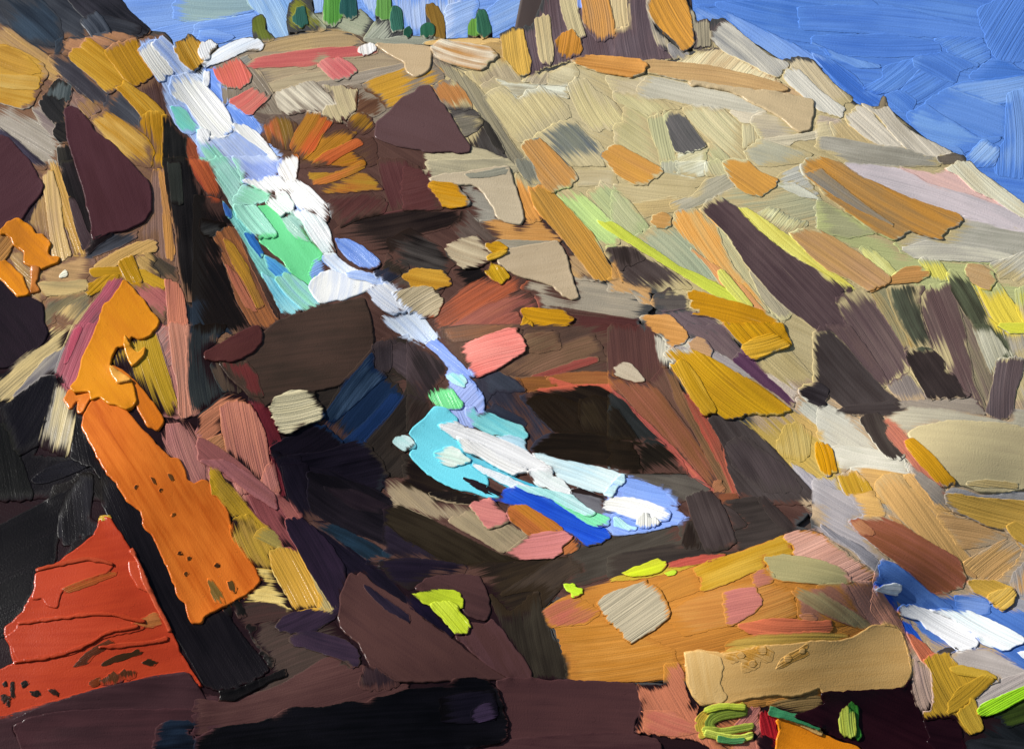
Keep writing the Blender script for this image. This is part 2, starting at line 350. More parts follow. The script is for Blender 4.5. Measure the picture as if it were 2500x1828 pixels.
1a1614 2a2624 a85 P 1645,-40 1890,-40 1960,160 2065,330 2130,1400 1880,1410 1850,1230 1800,1000 1780,700 1700,400
343630 26261f a85 P 1690,0 1820,0 1840,420 1740,400
1e242c 2e3844 a88 h2 P 1880,1400 2065,1395 2300,1450 2330,1740 1890,1740
3a342e 544838 a45 P 1490,890 1600,960 1780,1060 1790,1190 1660,1160 1550,1080
2c2c30 50525a a-28 h3 P 860,940 1000,800 1130,700 1390,680 1380,740 1250,820 1050,900 870,965
b8945c 8c7050 a42 P 90,900 250,890 260,1010 400,1080 420,1200 870,1190 850,1300 600,1350 470,1330 430,1410 300,1320 200,1100
c09868 a8865c a5 P 640,990 780,930 950,960 900,1100 850,1200 440,1190 390,1110 560,1010
c8ac74 9a8860 a3 h4 P 400,1200 660,1210 880,1180 870,1270 700,1310 470,1335 430,1280
8c7c58 5c5848 a-38 P 420,1540 480,1360 850,1300 910,1330 700,1440 560,1520 560,1590 480,1640
c8aa70 54544c a-48 h3 P 560,1530 700,1420 920,1320 900,1420 760,1630 690,1660 640,1560
e8e4d0 dcd8c0 a-20 h5 P 590,1140 670,1080 680,1130 600,1160
d0a868 c09858 a-30 h4 P 940,1060 1000,1000 1200,880 1400,790 1570,775 1575,880 1350,920 1220,1000 1130,1050
c8a060 a88850 a38 P 1370,930 1500,900 1580,960 1540,1040 1620,1140 1560,1190 1360,1070
T mar1 flat_rock|smooth maroon slab at the left edge above the thick orange lump|rock
472a2e 4e3034 a-35 k h8 P -260,-250 20,-270 120,-210 290,-20 380,130 440,230 410,310 210,560 100,600 0,730 -260,900
T martri flat_rock|glossy dark maroon standing slab tapering to a point at the top|rock
4c2c30 452629 a70 k h11 P 665,-530 720,-560 800,-520 900,-410 950,-310 1100,-210 1320,10 1500,190 1530,300 1525,480 1450,590 1300,670 1080,705 1060,725 940,780 930,600 870,330 760,0 690,-250
241a1a 1a1414 a-30 P 850,915 925,770 1080,725 1140,705 980,835 900,905
T muslin mustard_brush|mustard yellow brush sprawling above the orange pillar|shrub
b88a1c a87c1c a0 h4 P 930,1070 1230,1050 1240,1140 930,1140
b4861a a87c1c a-42 h4 P 880,1310 900,1220 1080,1140 1210,1150 1000,1280 910,1335
b88c20 c89c30 a28 h4 P 1360,1070 1460,1090 1680,1200 1640,1280 1500,1220 1380,1130
b88a14 a87a18 a62 h4 P 1200,1000 1330,940 1380,1060 1440,1200 1320,1215 1250,1150
T pinkcl craggy_rock|pink and salmon rock face behind the orange pillar|rock
b85868 7c4c54 a-52 P 1100,1180 1250,1150 1260,1220 1180,1340 1020,1560 960,1720 720,1720 860,1500 1000,1320
b87068 a8605c a42 P 1310,1230 1440,1200 1690,1300 1710,1400 1660,1500 1640,1740 1580,1720 1540,1480 1420,1360
c87c60 b06c58 a85 h4 P 1660,1150 1760,1190 1830,1260 1870,1420 1890,1720 1700,1740 1690,1300
T plum1 flat_rock|glossy plum black slab at the left edge under the orange lump|rock
231a20 2a1e26 a50 k h7 P -260,1100 0,1160 60,1210 180,1330 290,1350 420,1420 440,1500 440,1600 490,1700 460,1790 300,1960 120,2040 -260,2100
T lump lichen_lump|thick torn orange lump clinging to the left edge|rock
8a6038 c08840 a-50 h6 P -80,740 80,690 150,800 60,960 0,1010 -80,980
d88418 c07420 a45 k h12 P 0,730 100,610 190,580 320,660 360,720 430,720 520,830 470,900 520,960 600,960 580,1010 420,1060 250,1010 250,900 150,820 130,760 60,720
e08a1c c87820 a50 k h10 P -80,960 0,1010 60,990 220,1130 290,1330 180,1335 60,1200 -80,1120
b87030 a86028 a80 k h8 P 330,1060 400,1070 360,1220 400,1290 320,1310
W 500 400 4.13
T cliff
b85c34 9a4030 a62 h3 P -160,-60 20,-20 120,200 170,330 130,355 60,340 -20,260 -100,120
1a1512 241c18 a60 P -110,330 60,340 180,390 340,640 130,650 100,760 170,860 170,980 220,1050 320,1400 480,1680 -110,1740
282624 4c4a46 a-20 h3 P -40,560 200,600 210,640 80,750 -40,710
T strip flat_rock|long striped brown and orange slab beside the left of the waterfall|rock
a8683c 6c4838 a60 h4 P 100,760 200,650 330,640 430,900 560,1120 700,1400 740,1600 650,1660 480,1640 330,1380 220,1050 170,950 180,870
5c4438 2a2020 a60 P 330,640 430,880 560,1100 720,1420 745,1570 650,1400 480,1060
b87050 a8604c a62 P 200,1000 320,1130 480,1420 530,1500 420,1450 300,1220
c8922c 9a6c34 a60 h3 P 190,760 280,800 420,1050 600,1450 540,1460 400,1200 250,950
T fall
8cd4c8 78c4c0 a55 P 180,380 300,440 420,640 600,930 880,1090 760,1220 580,1150 400,780 260,560
b4e6d6 a0dec8 a55 P 30,-20 200,-70 330,-20 400,230 660,340 520,450 300,450 280,420 150,200
8ea2dc a8b8e8 a40 P 280,-60 760,-60 780,100 620,190 540,200 380,190 340,50
90d8b4 a8e0c4 a30 P 380,220 500,240 660,345 480,410 290,400
3c68b0 5c88c8 a60 P 180,390 260,480 275,560 220,520
2e6cb8 3c7cc4 a55 P 390,690 480,720 600,930 580,960 460,820
72d894 68cc88 a55 k h5 P 530,460 640,430 780,550 1040,760 1180,930 1070,1240 860,1080 800,970 560,780 640,600
a8e4cc 94d8bc a50 h6 P 290,430 520,440 640,600 740,730 560,770 450,680 340,560
4c94d4 60b4d4 a42 h3 P 600,930 700,980 860,1090 840,1130 740,1150 650,1060
70c8e0 a8e4e4 a52 h4 P 570,1110 720,1180 850,1340 980,1480 880,1535 780,1500 700,1350
98dcbc 90bce0 a45 h4 P 710,1160 860,1120 1040,1240 1140,1400 1160,1440 1000,1480 850,1340
a8d0c0 90bcb0 a45 P 770,550 860,500 1000,600 1070,790 940,760 830,650
6c94d8 8caad8 a-30 P 1090,990 1180,940 1240,1050 1190,1100 1080,1190 1060,1100
a8bce4 90a8dc a45 P 900,400 1010,500 930,490
f0ece4 e4e0da a60 h5 P 740,20 830,-70 940,-60 940,40 920,170 840,200 770,140
f4f0ea eae6e0 a45 h7 P 380,180 480,160 540,200 650,135 760,140 810,200 940,180 1060,260 1150,340 1240,440 1260,540 1240,600 1180,570 1100,520 1000,500 900,410 830,310 650,325 560,270
e0ece0 c8e4d4 a40 h6 P 620,400 700,340 800,300 900,420 890,470 830,520 770,550 720,500
ecf2ea c8dcdc a55 h6 P 850,490 1050,510 1150,550 1240,640 1280,760 1310,880 1300,920 1220,940 1080,770 980,580
c0d0ee e8ecf2 a40 h4 P 1210,940 1310,920 1460,1040 1580,1100 1450,1130 1300,1080 1200,980
ece8e2 b8c4dc a-80 k h6 P 1050,1240 1170,1110 1280,1090 1460,1140 1650,1150 1700,1230 1600,1290 1530,1320 1400,1370 1200,1400 1150,1400
88a4dc d0daf2 a14 h4 P 1440,1100 1570,1090 1720,1130 1870,1220 1760,1240 1640,1180 1450,1150
d0daee b0c4ea a45 h4 P 1770,1540 1920,1520 2065,1480 2200,1560 2350,1750 2340,1770 2230,1830 2150,1800 2000,1740 1850,1640
f0f0ee b8c8ec a38 h6 P 1640,1290 1700,1240 1870,1220 1990,1310 2065,1480 1920,1530 1800,1490 1700,1390
T gully
4a4038 584c44 a-30 P 1850,1210 2065,1060 2420,1250 2300,1420 2065,1330
4e2c2c 5e3a38 a70 P 1740,-40 2000,-40 2065,20 2265,90 2320,450 2065,490 1790,540 1850,380 1800,250
1e1614 342823 a-10 h3 P 1310,680 1450,590 1650,540 2065,470 2580,480 2590,560 2450,640 2200,700 2065,760 1900,880 1780,900 1540,800
1c1614 4a4440 a18 h3 P 1840,780 2065,660 2300,800 2380,850 2500,1000 2450,1110 2200,1060 2065,1040 1900,950
2c241e 383028 a-30 P 1900,980 2065,1040 2000,1100 1880,1130 1800,1060 1840,900
23242e 2c3040 a-30 h3 P 1700,1110 1770,1050 1900,1070 1990,1110 1860,1210
55332f 452826 a-42 h3 P 1220,400 1350,330 1650,290 1850,390 1800,500 1560,560 1380,640 1300,560
T bush
a8802c a05828 a8 h3.1 P 1150,250 1350,150 1500,90 1640,110 1740,190 1800,260 1500,280 1170,300
9c7424 b06830 a-20 h3.1 P 1040,100 1300,100 1600,-10 1625,20 1500,100 1250,190 1080,215
T blueleaf pool_stone|blue leaf shaped wet stone just right of the waterfall|stone
5a7ecc 86a4e0 a42 h6 P 1310,760 1440,770 1600,850 1740,960 1780,1030 1700,1070 1580,1050 1450,970 1350,850
W 1000 400 4.13
T gully
b0a688 989078 a8 P 150,-20 1000,-40 1110,80 1000,90 620,90 230,150
54302e 5e3a38 a-15 P -60,40 110,70 230,160 200,230 300,400 330,460 -60,475
8a8478 a09a8c a12 h3 P 480,220 640,220 760,300 880,450 910,555 680,585 600,460 600,400
54463e 64564e a40 P 430,640 560,470 690,590 770,680 890,775 760,800 680,750 540,780
161212 241e1c a-15 h3 P 430,1080 600,1060 740,1060 780,1130 700,1180 540,1240
a8583a 7a4838 a-32 h3 P 190,1570 330,1440 520,1270 770,1140 1000,1100 1180,1170 1130,1250 900,1380 600,1530 300,1672
8a5048 a0604c a-30 h3 P 330,1700 700,1450 1000,1340 1200,1290 1320,1420 1300,1470 1110,1490 1100,1660
9a5848 7a4840 a-28 P 700,1700 900,1560 1100,1500 1140,1672
4a2a28 54302c a8 P 1600,1530 2065,1550 2300,1580 2330,1740 1480,1740 1640,1600
T hill
7c7c70 6a6a60 a62 P 1060,-40 1240,-40 1340,220 1200,190 1110,80
b88850 a87840 a4 h3 P 700,580 870,570 1020,600 1110,630 1160,590 1320,570 1560,790 1000,780 880,760 760,680
868070 9a9080 a3 P 880,780 1480,790 1010,870 900,840
c48a48 b88040 a65 h3 P 1070,110 1200,200 1340,240 1370,300 1330,560 1250,610 1160,560 1110,380
a89a78 b8ae90 a4 P 1680,80 2085,70 2085,270 1900,210 1690,230
a4ac7c 96a078 a48 P 1790,310 1940,200 2065,250 2420,640 2270,745 2065,620 1900,450
b4cc80 9cb478 a45 h3 P 1470,310 1600,250 1720,300 1900,450 2065,620 2130,800 2040,830 1900,790 1800,680 1640,480
8a8274 a49884 a9 h3 P 1120,1260 1200,1190 1440,1240 1640,1370 1690,1350 1650,1150 1900,1190 2065,1240 2350,1330 2450,1440 2350,1570 2065,1545 1600,1480 1320,1450 1250,1300
ad8a5a 9a8060 a40 P 1590,910 1700,950 1890,1180 1650,1160
T longoch flat_rock|long ochre brown blade running down the middle of the slope|rock
c08c3c b08440 a55 h5 P 1200,250 1350,230 1440,310 1600,450 1830,700 2000,1000 2100,1150 2000,1185 1880,1170 1700,950 1500,700 1270,460
T or1 boulder|orange tan boulder above the pale green stroke|rock
c8904c b88c58 a50 h5 P 1125,-170 1210,-230 1300,-245 1400,-160 1560,-10 1660,90 1690,160 1640,220 1560,240 1430,300 1380,260 1300,150 1250,0
T boot flat_rock|smooth beige boot shaped slab right of the glossy ochre block|rock
b8a88c c0b094 a5 k h9 P 200,170 340,130 640,80 990,50 1030,170 1110,380 1150,560 1120,625 1000,600 900,560 880,520 850,450 760,310 640,210 480,210 300,190
8a8878 989482 a-8 h1 P 560,120 980,62 995,100 800,140 600,150
T ochblk boulder|glossy ochre block beside the beige boot shaped slab|rock
c48a18 dca83c a10 h8 P 190,230 220,205 450,215 490,260 610,390 590,430 430,450 330,430
T knobb boulder|round beige boulder between black rock and ochre tufts|rock
c4b494 a08c70 a18 h6 P 360,850 460,780 560,755 680,745 740,800 830,920 800,990 700,1050 560,1065 480,1020 390,930
T tri flat_rock|smooth beige triangular slab pointing down to the right|rock
baa688 b09c7e a-10 k h10 P 890,960 1010,870 1240,830 1480,795 1530,840 1590,1000 1640,1200 1695,1355 1640,1370 1560,1330 1440,1230 1300,1190 1150,1150 1000,1090 920,1040
T tuft1 grass_tuft|ochre tufts wedged between round boulder and beige triangle|tuft
c8961c b88618 a10 h6 P 770,830 900,800 990,870 880,910 820,890
c49420 d0a840 a-15 h6 P 780,960 900,910 1000,900 910,950 880,960 800,980
c49a20 b08618 a58 h6 P 760,1090 830,1020 920,1050 1010,1150 930,1220 840,1170
T boat boulder|boat shaped ochre boulder under the black rock|rock
b88428 c89838 a10 h5 P -60,1150 0,1080 90,1065 340,1100 430,1180 420,1220 260,1270 180,1230 30,1250 0,1200
T knobc boulder|beige striped boulder left of the rust red ridges|rock
a89878 c4b494 a-35 h5 P -180,1320 0,1270 160,1240 280,1310 330,1410 270,1530 150,1560 30,1500 -60,1440
T tuft2 grass_tuft|glossy golden tuft on the rust red rock|tuft
c89018 a87814 a8 h9 P 1110,1480 1180,1460 1560,1490 1650,1580 1600,1640 1400,1652 1250,1640 1150,1560
c09020 a87814 a-40 h7 P 1150,1560 1250,1640 1250,1740 1190,1770 1150,1740 1130,1620
W 1500 400 4.13
T hill
9c9c88 a8a890 a85 P 480,-20 640,-20 650,120 480,100
a8a68c dcd8c4 a-20 P 630,0 930,-20 910,120 780,130 640,100
b0aa84 a4a080 a60 P 910,-20 1100,-20 1120,120 930,110
a89a74 b4a680 a6 P -20,220 250,205 480,90 930,180 790,250 860,310 600,350 280,420 100,330
b4a070 a49068 a-5 P 150,420 600,340 700,380 640,470 380,520 300,550 210,470
94907c a8a290 a-28 P 550,400 800,330 930,170 1130,110 1220,220 1050,310 900,400 640,490
a4a49c b4b4a8 a-20 P 1690,100 1880,10 1910,130 2085,350 1800,210 1650,210 1630,160
a4a080 94967c a-10 P 1040,320 1250,240 1480,330 1650,210 2085,350 2085,650 1960,615 1700,570 1430,490 1230,460
b4b4a4 c8c8b8 a20 P 1640,215 1800,200 2075,360 1900,335
b0a878 dcd4a8 a-52 h3 P 1430,520 1560,440 1700,500 1960,610 1780,700 1620,650
a0a47c acae88 a50 P -20,270 150,380 350,640 200,740 -20,610
a0a488 8e9880 a45 P 210,740 360,650 560,640 700,760 900,960 1070,1180 980,1200 840,1130 560,980 330,830
a8a480 c0b488 a58 P 1020,620 1100,700 1250,900 1350,1080 1500,1300 1790,1520 1680,1620 1540,1510 1350,1260 1180,1020 1060,790
a09880 8e8672 a52 P 1360,1080 1440,1180 1600,1330 1790,1520 1690,1570 1500,1380
b0a074 a0946c a30 P 620,1200 840,1130 1060,1190 1350,1430 1250,1460 900,1340 740,1300
d09850 c0a068 a55 h3 P 575,580 640,490 820,455 900,540 1020,590 1080,800 1200,1050 1400,1280 1560,1500 1470,1480 1250,1230 1050,1090 860,880 700,740
c8905c b88458 a50 P 760,850 900,960 1100,1100 1300,1250 1530,1510 1420,1450 1200,1280 1080,1220 960,1050
b89060 a88458 a28 P -60,1150 90,1170 220,1240 350,1270 395,1420 260,1400 200,1310 -60,1290
b88c50 a87c48 a60 P -20,990 95,1180 -20,1150
c4b850 d4d070 a40 h4 P 1225,455 1320,455 1500,570 1780,760 1980,950 2150,1080 2300,1170 2420,1255 2250,1230 2065,1070 1800,920 1560,760 1380,610
54464a 64565a a32 P 400,1490 740,1480 1000,1560 1120,1680 700,1720 600,1570
3a302e 4c4240 a40 h3 P -80,870 170,840 320,960 430,1000 600,1090 790,1260 620,1260 480,1310 300,1270 100,1180 0,1000
2e2624 3e3432 a75 h3 P -110,880 160,840 310,960 150,1010 60,1060 0,1000
4a4442 605a54 a0 h3 P 390,1340 480,1300 560,1250 620,1320 730,1330 740,1450 640,1470 500,1490 390,1420
T or2 boulder|orange boulder in the middle of the pale hillside below the grey dab|rock
d09848 c08c4c a28 h5 P -130,-70 -60,-150 20,-180 200,-90 480,60 480,90 420,150 300,205 200,205 100,150 0,80
T or3 boulder|orange curved boulder above the dark mauve slab|rock
d09848 bc8a48 a35 h5 P 1100,20 1140,-40 1340,-20 1460,90 1640,160 1655,190 1580,260 1480,325 1340,300 1240,240 1160,140
T orcirc stone|round tan stone next to the orange wedge|stone
c8985c b88c50 a10 h4 P 370,590 410,520 490,500 570,540 575,610 520,655 440,640
T mauve flat_rock|broad dark mauve slab running diagonally down the right slope|rock
4a3a3c 5e4c4c a46 h4 P 870,470 940,370 1060,340 1220,450 1450,690 1750,930 2065,1110 2400,1260 2250,1380 2220,1400 2380,1700 2065,1690 1780,1490 1600,1330 1400,1100 1250,900 1100,680 1000,580
T grassb tall_grass|long thin lime yellow grass blade slanting across the slope|grass
ccd450 b4bc44 a33 h4 P -170,590 -60,600 0,620 240,770 640,1040 1000,1200 1200,1330 1360,1450 1280,1450 1000,1320 700,1130 420,960 250,870 0,710 -120,630
ccc85c d4d474 a50 h4 P 1040,1090 1100,1095 1180,1180 1300,1330 1400,1450 1300,1440 1150,1280 1070,1180
T ochr flat_rock|thick ochre slab below the lime grass blade|rock
c08818 b07c14 a15 h6 P 730,1300 800,1290 1000,1350 1250,1420 1500,1490 1640,1600 1690,1700 1200,1700 1100,1600 1000,1550 900,1530 770,1520 860,1500 760,1440 780,1390
W 2000 400 4.13
T hill
9ca070 a8ac78 a6 P -20,370 300,520 560,690 760,790 830,900 1000,960 1250,980 1730,1000 1800,1200 2065,1250 2365,1250 2365,1450 1950,1400 1600,1280 1300,1280 1100,1260 740,1110 400,860 180,760 -20,650
888868 9c9c78 a5 P -20,360 200,470 440,640 570,700 300,745 100,710 -20,650
d8b0a8 c8a8a4 a22 h3 P 800,35 1150,95 1260,60 1400,110 1620,280 1880,400 1970,480 1700,400 1420,310 1100,210
b4acb0 ccc0c4 a19 h3 P 230,0 800,35 1100,210 1500,320 1960,480 2365,620 2365,780 1800,640 1440,540 1280,490 1000,390 700,270 400,130
c8c0a4 dcd4c0 a40 h4 P 1280,60 1380,-10 1520,-20 1620,90 1800,220 1980,350 2200,520 2265,640 1950,480 1750,350 1560,270 1400,110
98968a b4b0a4 a9 h3 P 900,690 1130,750 1260,770 1440,530 1800,640 2365,770 2365,920 1980,940 1720,1010 1300,970 980,950 830,890 770,800
c8c4b0 a8a498 a4 h3 P 830,860 1100,790 1300,830 1700,870 1980,940 1700,980 1300,970 980,950
a8a494 bcb8a8 a-38 P 1720,1010 1900,960 2065,900 2365,900 2365,1260 2065,1250 1930,1150 1830,1160
b8b468 d4d490 a45 P 390,860 440,830 560,880 680,990 780,1110 700,1150 560,1050
c4bc58 d0c860 a62 P 1000,960 1200,980 1280,1080 1300,1180 1180,1170 1080,1080
d0bc48 c8b440 a60 h3 P 1540,1200 1750,1270 1820,1220 1900,1340 2000,1480 2085,1640 2085,1720 1800,1720 1650,1400
b8b450 a8a848 a80 P 1980,1260 2365,1260 2365,1740 2085,1640 1990,1480
T shade slope_ravine|row of mauve and black green strokes shading the slope at right|ravine
5e4c4c 6c5a56 a56 h3 P 170,1370 360,1260 480,1290 600,1450 740,1640 880,1850 900,2110 700,2230 500,1970 300,1700
b0935c 8a8668 a62 h3 P 520,1290 680,1230 700,1390 800,1600 1000,1860 870,1870 740,1660 600,1460
78685c 8c8464 a66 h3 P 1330,1230 1450,1450 1600,1690 1700,1950 1800,2370 1690,2540 1560,2210 1480,1780 1400,1480
5e4a48 705e58 a68 h3 P 1030,1260 1160,1220 1330,1230 1420,1500 1480,1800 1560,2212 1700,2520 1560,2520 1400,2252 1260,1990 1150,1880 1060,1640 1020,1450
38362e 5e6450 a66 h3 P 690,1250 880,1210 1060,1250 1010,1350 1030,1560 1060,1650 1140,1870 1000,1880 840,1650 740,1450
3e3e30 60664e a62 h3 P 1280,1080 1350,1090 1500,1150 1600,1340 1700,1550 1830,1660 1960,1950 1880,1965 1720,1800 1580,1640 1450,1480 1340,1300
T orlong flat_rock|long orange brown slab with grey streaks sloping below the pink ridge|rock
c48c40 a88454 a29 h6 P -185,20 -130,-40 0,-60 200,0 420,140 700,270 1000,390 1300,490 1410,530 1440,570 1400,620 1270,700 1250,770 1130,750 910,680 760,780 560,690 300,500 60,310 0,230 -170,100
8c8478 a08c6c a34 h1 P -165,110 0,60 150,180 420,400 760,640 700,610 400,480 0,220
T tanst flat_rock|tan slab under the long orange brown slab, tipped with an orange leaf|rock
b88850 c48c50 a-8 h4 P 640,1210 850,1060 1000,1040 1080,1090 1105,1130 1000,1190 880,1200 700,1215 540,1290 500,1290
c49860 b89068 a35 h5 P -295,715 -170,670 0,690 150,760 400,920 720,1150 700,1210 500,1295 300,1160 100,1080 0,1000 -150,860
T circ2 stone|oval tan stone on top of the bright yellow stroke at right|stone
b89464 c4a478 a20 h5 P 1465,1080 1530,1020 1640,1030 1740,1100 1785,1190 1730,1280 1640,1260 1530,1190
W 0 800 4.13
T cliff
141114 1e1a1e a-45 h3.4 P -260,460 60,470 400,520 580,480 580,560 400,1160 330,1300 900,1320 950,1400 880,1720 -260,1740
141412 1e1e1c a80 h3.4 P -260,980 130,980 200,1300 330,1652 330,1740 -260,1740
d0b880 9a8a68 a-40 h3 P -100,520 0,470 60,450 260,280 480,160 510,80 520,0 740,-20 640,180 560,300 330,470 120,730 0,740 -100,720
6c6870 9c9488 a-42 P 130,720 330,460 480,300 600,240 700,180 650,320 560,450 500,470 400,510 260,620
8a5058 b8606c a-68 P 560,460 640,220 740,-20 1000,-20 900,180 830,380 800,480 720,620 690,640 640,540 580,490
b0485c 9a4c58 a-72 P 650,380 720,120 760,20 830,0 760,160 690,330
121016 1a171e a-60 h3.4 P 0,830 130,740 420,510 580,475 575,580 520,820 440,1000 400,1180 180,1300 60,1000
0e0c10 1a1820 a-12 h3.4 P 340,1520 440,1440 600,1380 920,1315 900,1390 800,1440 640,1500 480,1560 350,1570
14110f 24201e a60 h3.4 P 540,1600 700,1560 800,1480 900,1450 1180,1600 1200,1740 500,1740
0f0d10 1c191c a78 h3.4 P 760,860 830,900 850,1050 900,1120 960,1320 1100,1500 1010,1510 940,1400 720,1330 740,1100
T stub flat_rock|pale cream stub of rock among black rock left of the orange pillar|rock
cbb98a 9a9488 a-78 h3 P 570,540 640,580 690,640 740,740 780,720 800,800 760,860 740,1080 680,1310 640,1290 420,1220 390,1160 440,1030 480,900 530,760
T pinkcl
c08474 a87068 a75 P 1560,-20 1720,-20 1760,300 1960,680 1990,880 1820,910 1790,760 1720,460 1690,400 1640,240
8c6a64 a88078 a-50 P 1570,20 1700,0 1740,360 1680,400 1630,240
c8846a b07c68 a84 h4 P 1710,-40 1895,-40 1920,300 1960,660 1990,860 1900,900 1820,910 1800,600 1750,400
b07468 9a6460 a60 h3 P 1640,900 1820,910 2065,1080 2300,1250 2300,1560 2065,1540 1980,1620 1900,1640 1860,1440 1780,1320 1690,1300 1640,1060
a86c68 b87c70 a70 h3 P 1680,990 1790,960 1900,1060 2065,1340 2065,1560 1960,1630 1880,1540 1780,1320 1700,1180
T ochpan craggy_rock|mustard ochre panel of rock right of the orange pillar head|rock
b08c24 c09a30 a72 h3 P 1300,140 1500,100 1570,40 1640,240 1690,420 1760,700 1810,910 1640,880 1480,690 1360,540 1270,400 1150,380 1130,340 1180,220
T black1 flat_rock|long black slab running along the left side of the orange pillar|rock
W 0 1140 4.13
141115 1e1a1e a62 h6 P 1040,60 1200,190 1420,460 1550,700 1700,1030 1820,1320 1950,1585 2065,1515 2215,1430 2300,1450 2340,1560 2480,1760 2600,1900 2720,2060 2500,2180 2220,2260 2060,2200 1900,1900 1720,1640 1500,1220 1300,800 1120,540 1030,380
W 0 800 4.13
T pillar leaning_rock|thick leaning orange pillar with a torn lumpy head|rock
W 0 1140 4.13
d87428 bc5a1a a58 k h11 P 840,-504 930,-644 1010,-674 1110,-614 1190,-624 1290,-544 1320,-504 1420,-384 1530,-274 1640,-154 1720,-84 1800,-64 1860,56 1890,150 1960,190 2040,150 2095,160 2190,280 2270,400 2335,600 2335,700 2415,800 2490,910 2565,1030 2620,1150 2615,1175 2465,1290 2215,1430 2065,1515 2030,1580 1950,1585 1900,1500 1880,1370 1820,1320 1760,1160 1700,1030 1620,860 1550,700 1480,620 1420,460 1300,350 1180,170 1100,80 990,-104 890,-274 830,-404
W 0 800 4.13
d4741c b86420 a62 k h9 P 1110,400 1200,420 1330,520 1480,690 1620,880 1650,950 1600,1040 1500,1000 1400,830 1360,700 1330,560 1200,480
c86a24 d87c2c a80 k h8 P 650,740 700,640 760,620 760,700 820,680 920,660 900,740 830,860 800,860 800,720 710,830
d88a1c cc7c1c a55 k h12 P 995,-20 1055,-200 1150,-300 1260,-460 1330,-390 1430,-270 1600,-50 1590,0 1520,80 1440,120 1320,90 1300,180 1180,200 1120,340 1110,420 1200,540 1330,560 1380,760 1300,840 1180,780 1100,780 1010,710 930,740 910,655 760,660 720,620 800,500 830,380 900,190
e0962c d08820 a-40 k h14 P 1260,90 1310,180 1330,240 1400,280 1470,200 1440,300 1340,400 1300,300 1270,200
e8a850 d89434 a30 k h14 P 1120,420 1220,470 1340,560 1290,570 1200,580 1150,500
W 500 800 4.13
T gully
2a2e30 3a3e3c a85 P -180,-20 240,-20 0,260 60,380 230,640 0,820 -120,900 -180,600
544438 463a30 a75 P 60,370 140,360 260,520 380,650 330,660 200,660 130,560
38302a 2a2420 a-15 P 640,720 1140,620 1400,560 1700,230 2065,60 2065,1500 1800,1500 1640,1200 1200,900
16161a 2a2c34 a-35 P 660,1200 1100,960 1400,1160 1600,1150 1740,1260 1830,1500 1780,1740 700,1740
T blockb block_rock|wide dark brown block under the waterfall ledge|rock
3c3028 4a382f a-8 k h7 P 140,360 590,60 740,-50 1100,-180 1600,-290 1640,-200 1690,0 1700,200 1560,420 1380,570 1140,630 900,660 700,730 600,800 480,700 250,500
5e2c2a 6c302e a72 h1 P 180,380 420,360 520,480 560,620 600,710 480,690 380,560
T lid flat_rock|small glossy maroon lid shaped slab at the end of the brown block|rock
4c2826 542e2a a-20 k h9 P 0,260 250,120 540,-10 580,60 570,160 470,270 280,350 120,340 0,320
T maroonw craggy_rock|dark crimson wedge between salmon face and cream boulder|rock
6c262c 5c2028 a65 h3 P 440,700 560,740 640,830 690,960 750,1090 770,1150 640,1200 660,1300 740,1450 840,1690 740,1720 620,1300 560,1000 490,840
T salm craggy_rock|salmon pink rock face of crossing slabs left of the black hollow|rock
c07c5c a8684c a-35 h3 P -60,900 160,720 230,670 330,690 440,740 500,830 330,800 200,860 180,1100 220,1240 0,1160 -60,1140
b07850 c08460 a-40 P 0,1150 180,1080 230,1250 150,1240
c88068 a8685c a78 h4 P 160,800 260,760 440,780 510,860 600,1050 640,1300 680,1450 760,1652 700,1720 640,1652 400,1400 230,1260 190,1060
c08070 ac6c60 a60 P 290,1540 460,1560 600,1690 420,1740 340,1690
9a5c58 84504c a40 h4 P -60,1120 0,1140 200,1260 400,1410 660,1660 560,1700 260,1540 60,1410 -60,1340
T olivet grass_tuft|mustard green tuft beside the lower orange pillar|tuft
b08c20 98781c a60 h4 P 50,1420 130,1420 190,1540 290,1690 200,1740 90,1690 60,1540
T gully
342c2c 44383a a60 h3 P 1700,160 1880,70 2065,160 2400,350 2400,400 2300,560 2065,540 1900,440 1700,430
3c3234 4c4042 a32 P 1870,210 1980,160 2065,200 2065,520 1810,320
3c3436 322a2c a88 P 1700,160 1880,150 1870,430 1690,440
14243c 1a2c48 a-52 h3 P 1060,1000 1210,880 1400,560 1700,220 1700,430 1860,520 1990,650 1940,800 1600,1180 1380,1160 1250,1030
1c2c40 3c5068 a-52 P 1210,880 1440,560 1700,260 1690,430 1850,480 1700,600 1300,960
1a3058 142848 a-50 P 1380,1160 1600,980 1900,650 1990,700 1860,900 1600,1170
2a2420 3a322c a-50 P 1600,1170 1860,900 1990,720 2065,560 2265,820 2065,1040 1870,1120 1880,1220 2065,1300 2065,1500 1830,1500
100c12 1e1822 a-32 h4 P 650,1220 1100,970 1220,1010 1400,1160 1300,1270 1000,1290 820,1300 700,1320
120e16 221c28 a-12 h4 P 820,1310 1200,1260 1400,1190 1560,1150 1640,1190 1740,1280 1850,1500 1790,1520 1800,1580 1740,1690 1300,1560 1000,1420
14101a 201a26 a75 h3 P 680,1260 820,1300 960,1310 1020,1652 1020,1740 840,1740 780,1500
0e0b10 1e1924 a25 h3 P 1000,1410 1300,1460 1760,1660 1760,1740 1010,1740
T cream boulder|cream ribbed boulder between the brown block and the black hollow|rock
d6caa4 ccc098 a-12 h9 P 650,820 720,720 880,655 1090,670 1130,750 1200,830 1215,900 1150,940 1000,1000 900,1070 820,1085 750,1050 700,930
W 1000 800 4.13
T gully
5c4438 4a3a32 a-18 P 250,-20 2065,-20 2065,600 1500,600 900,500 600,480 330,150
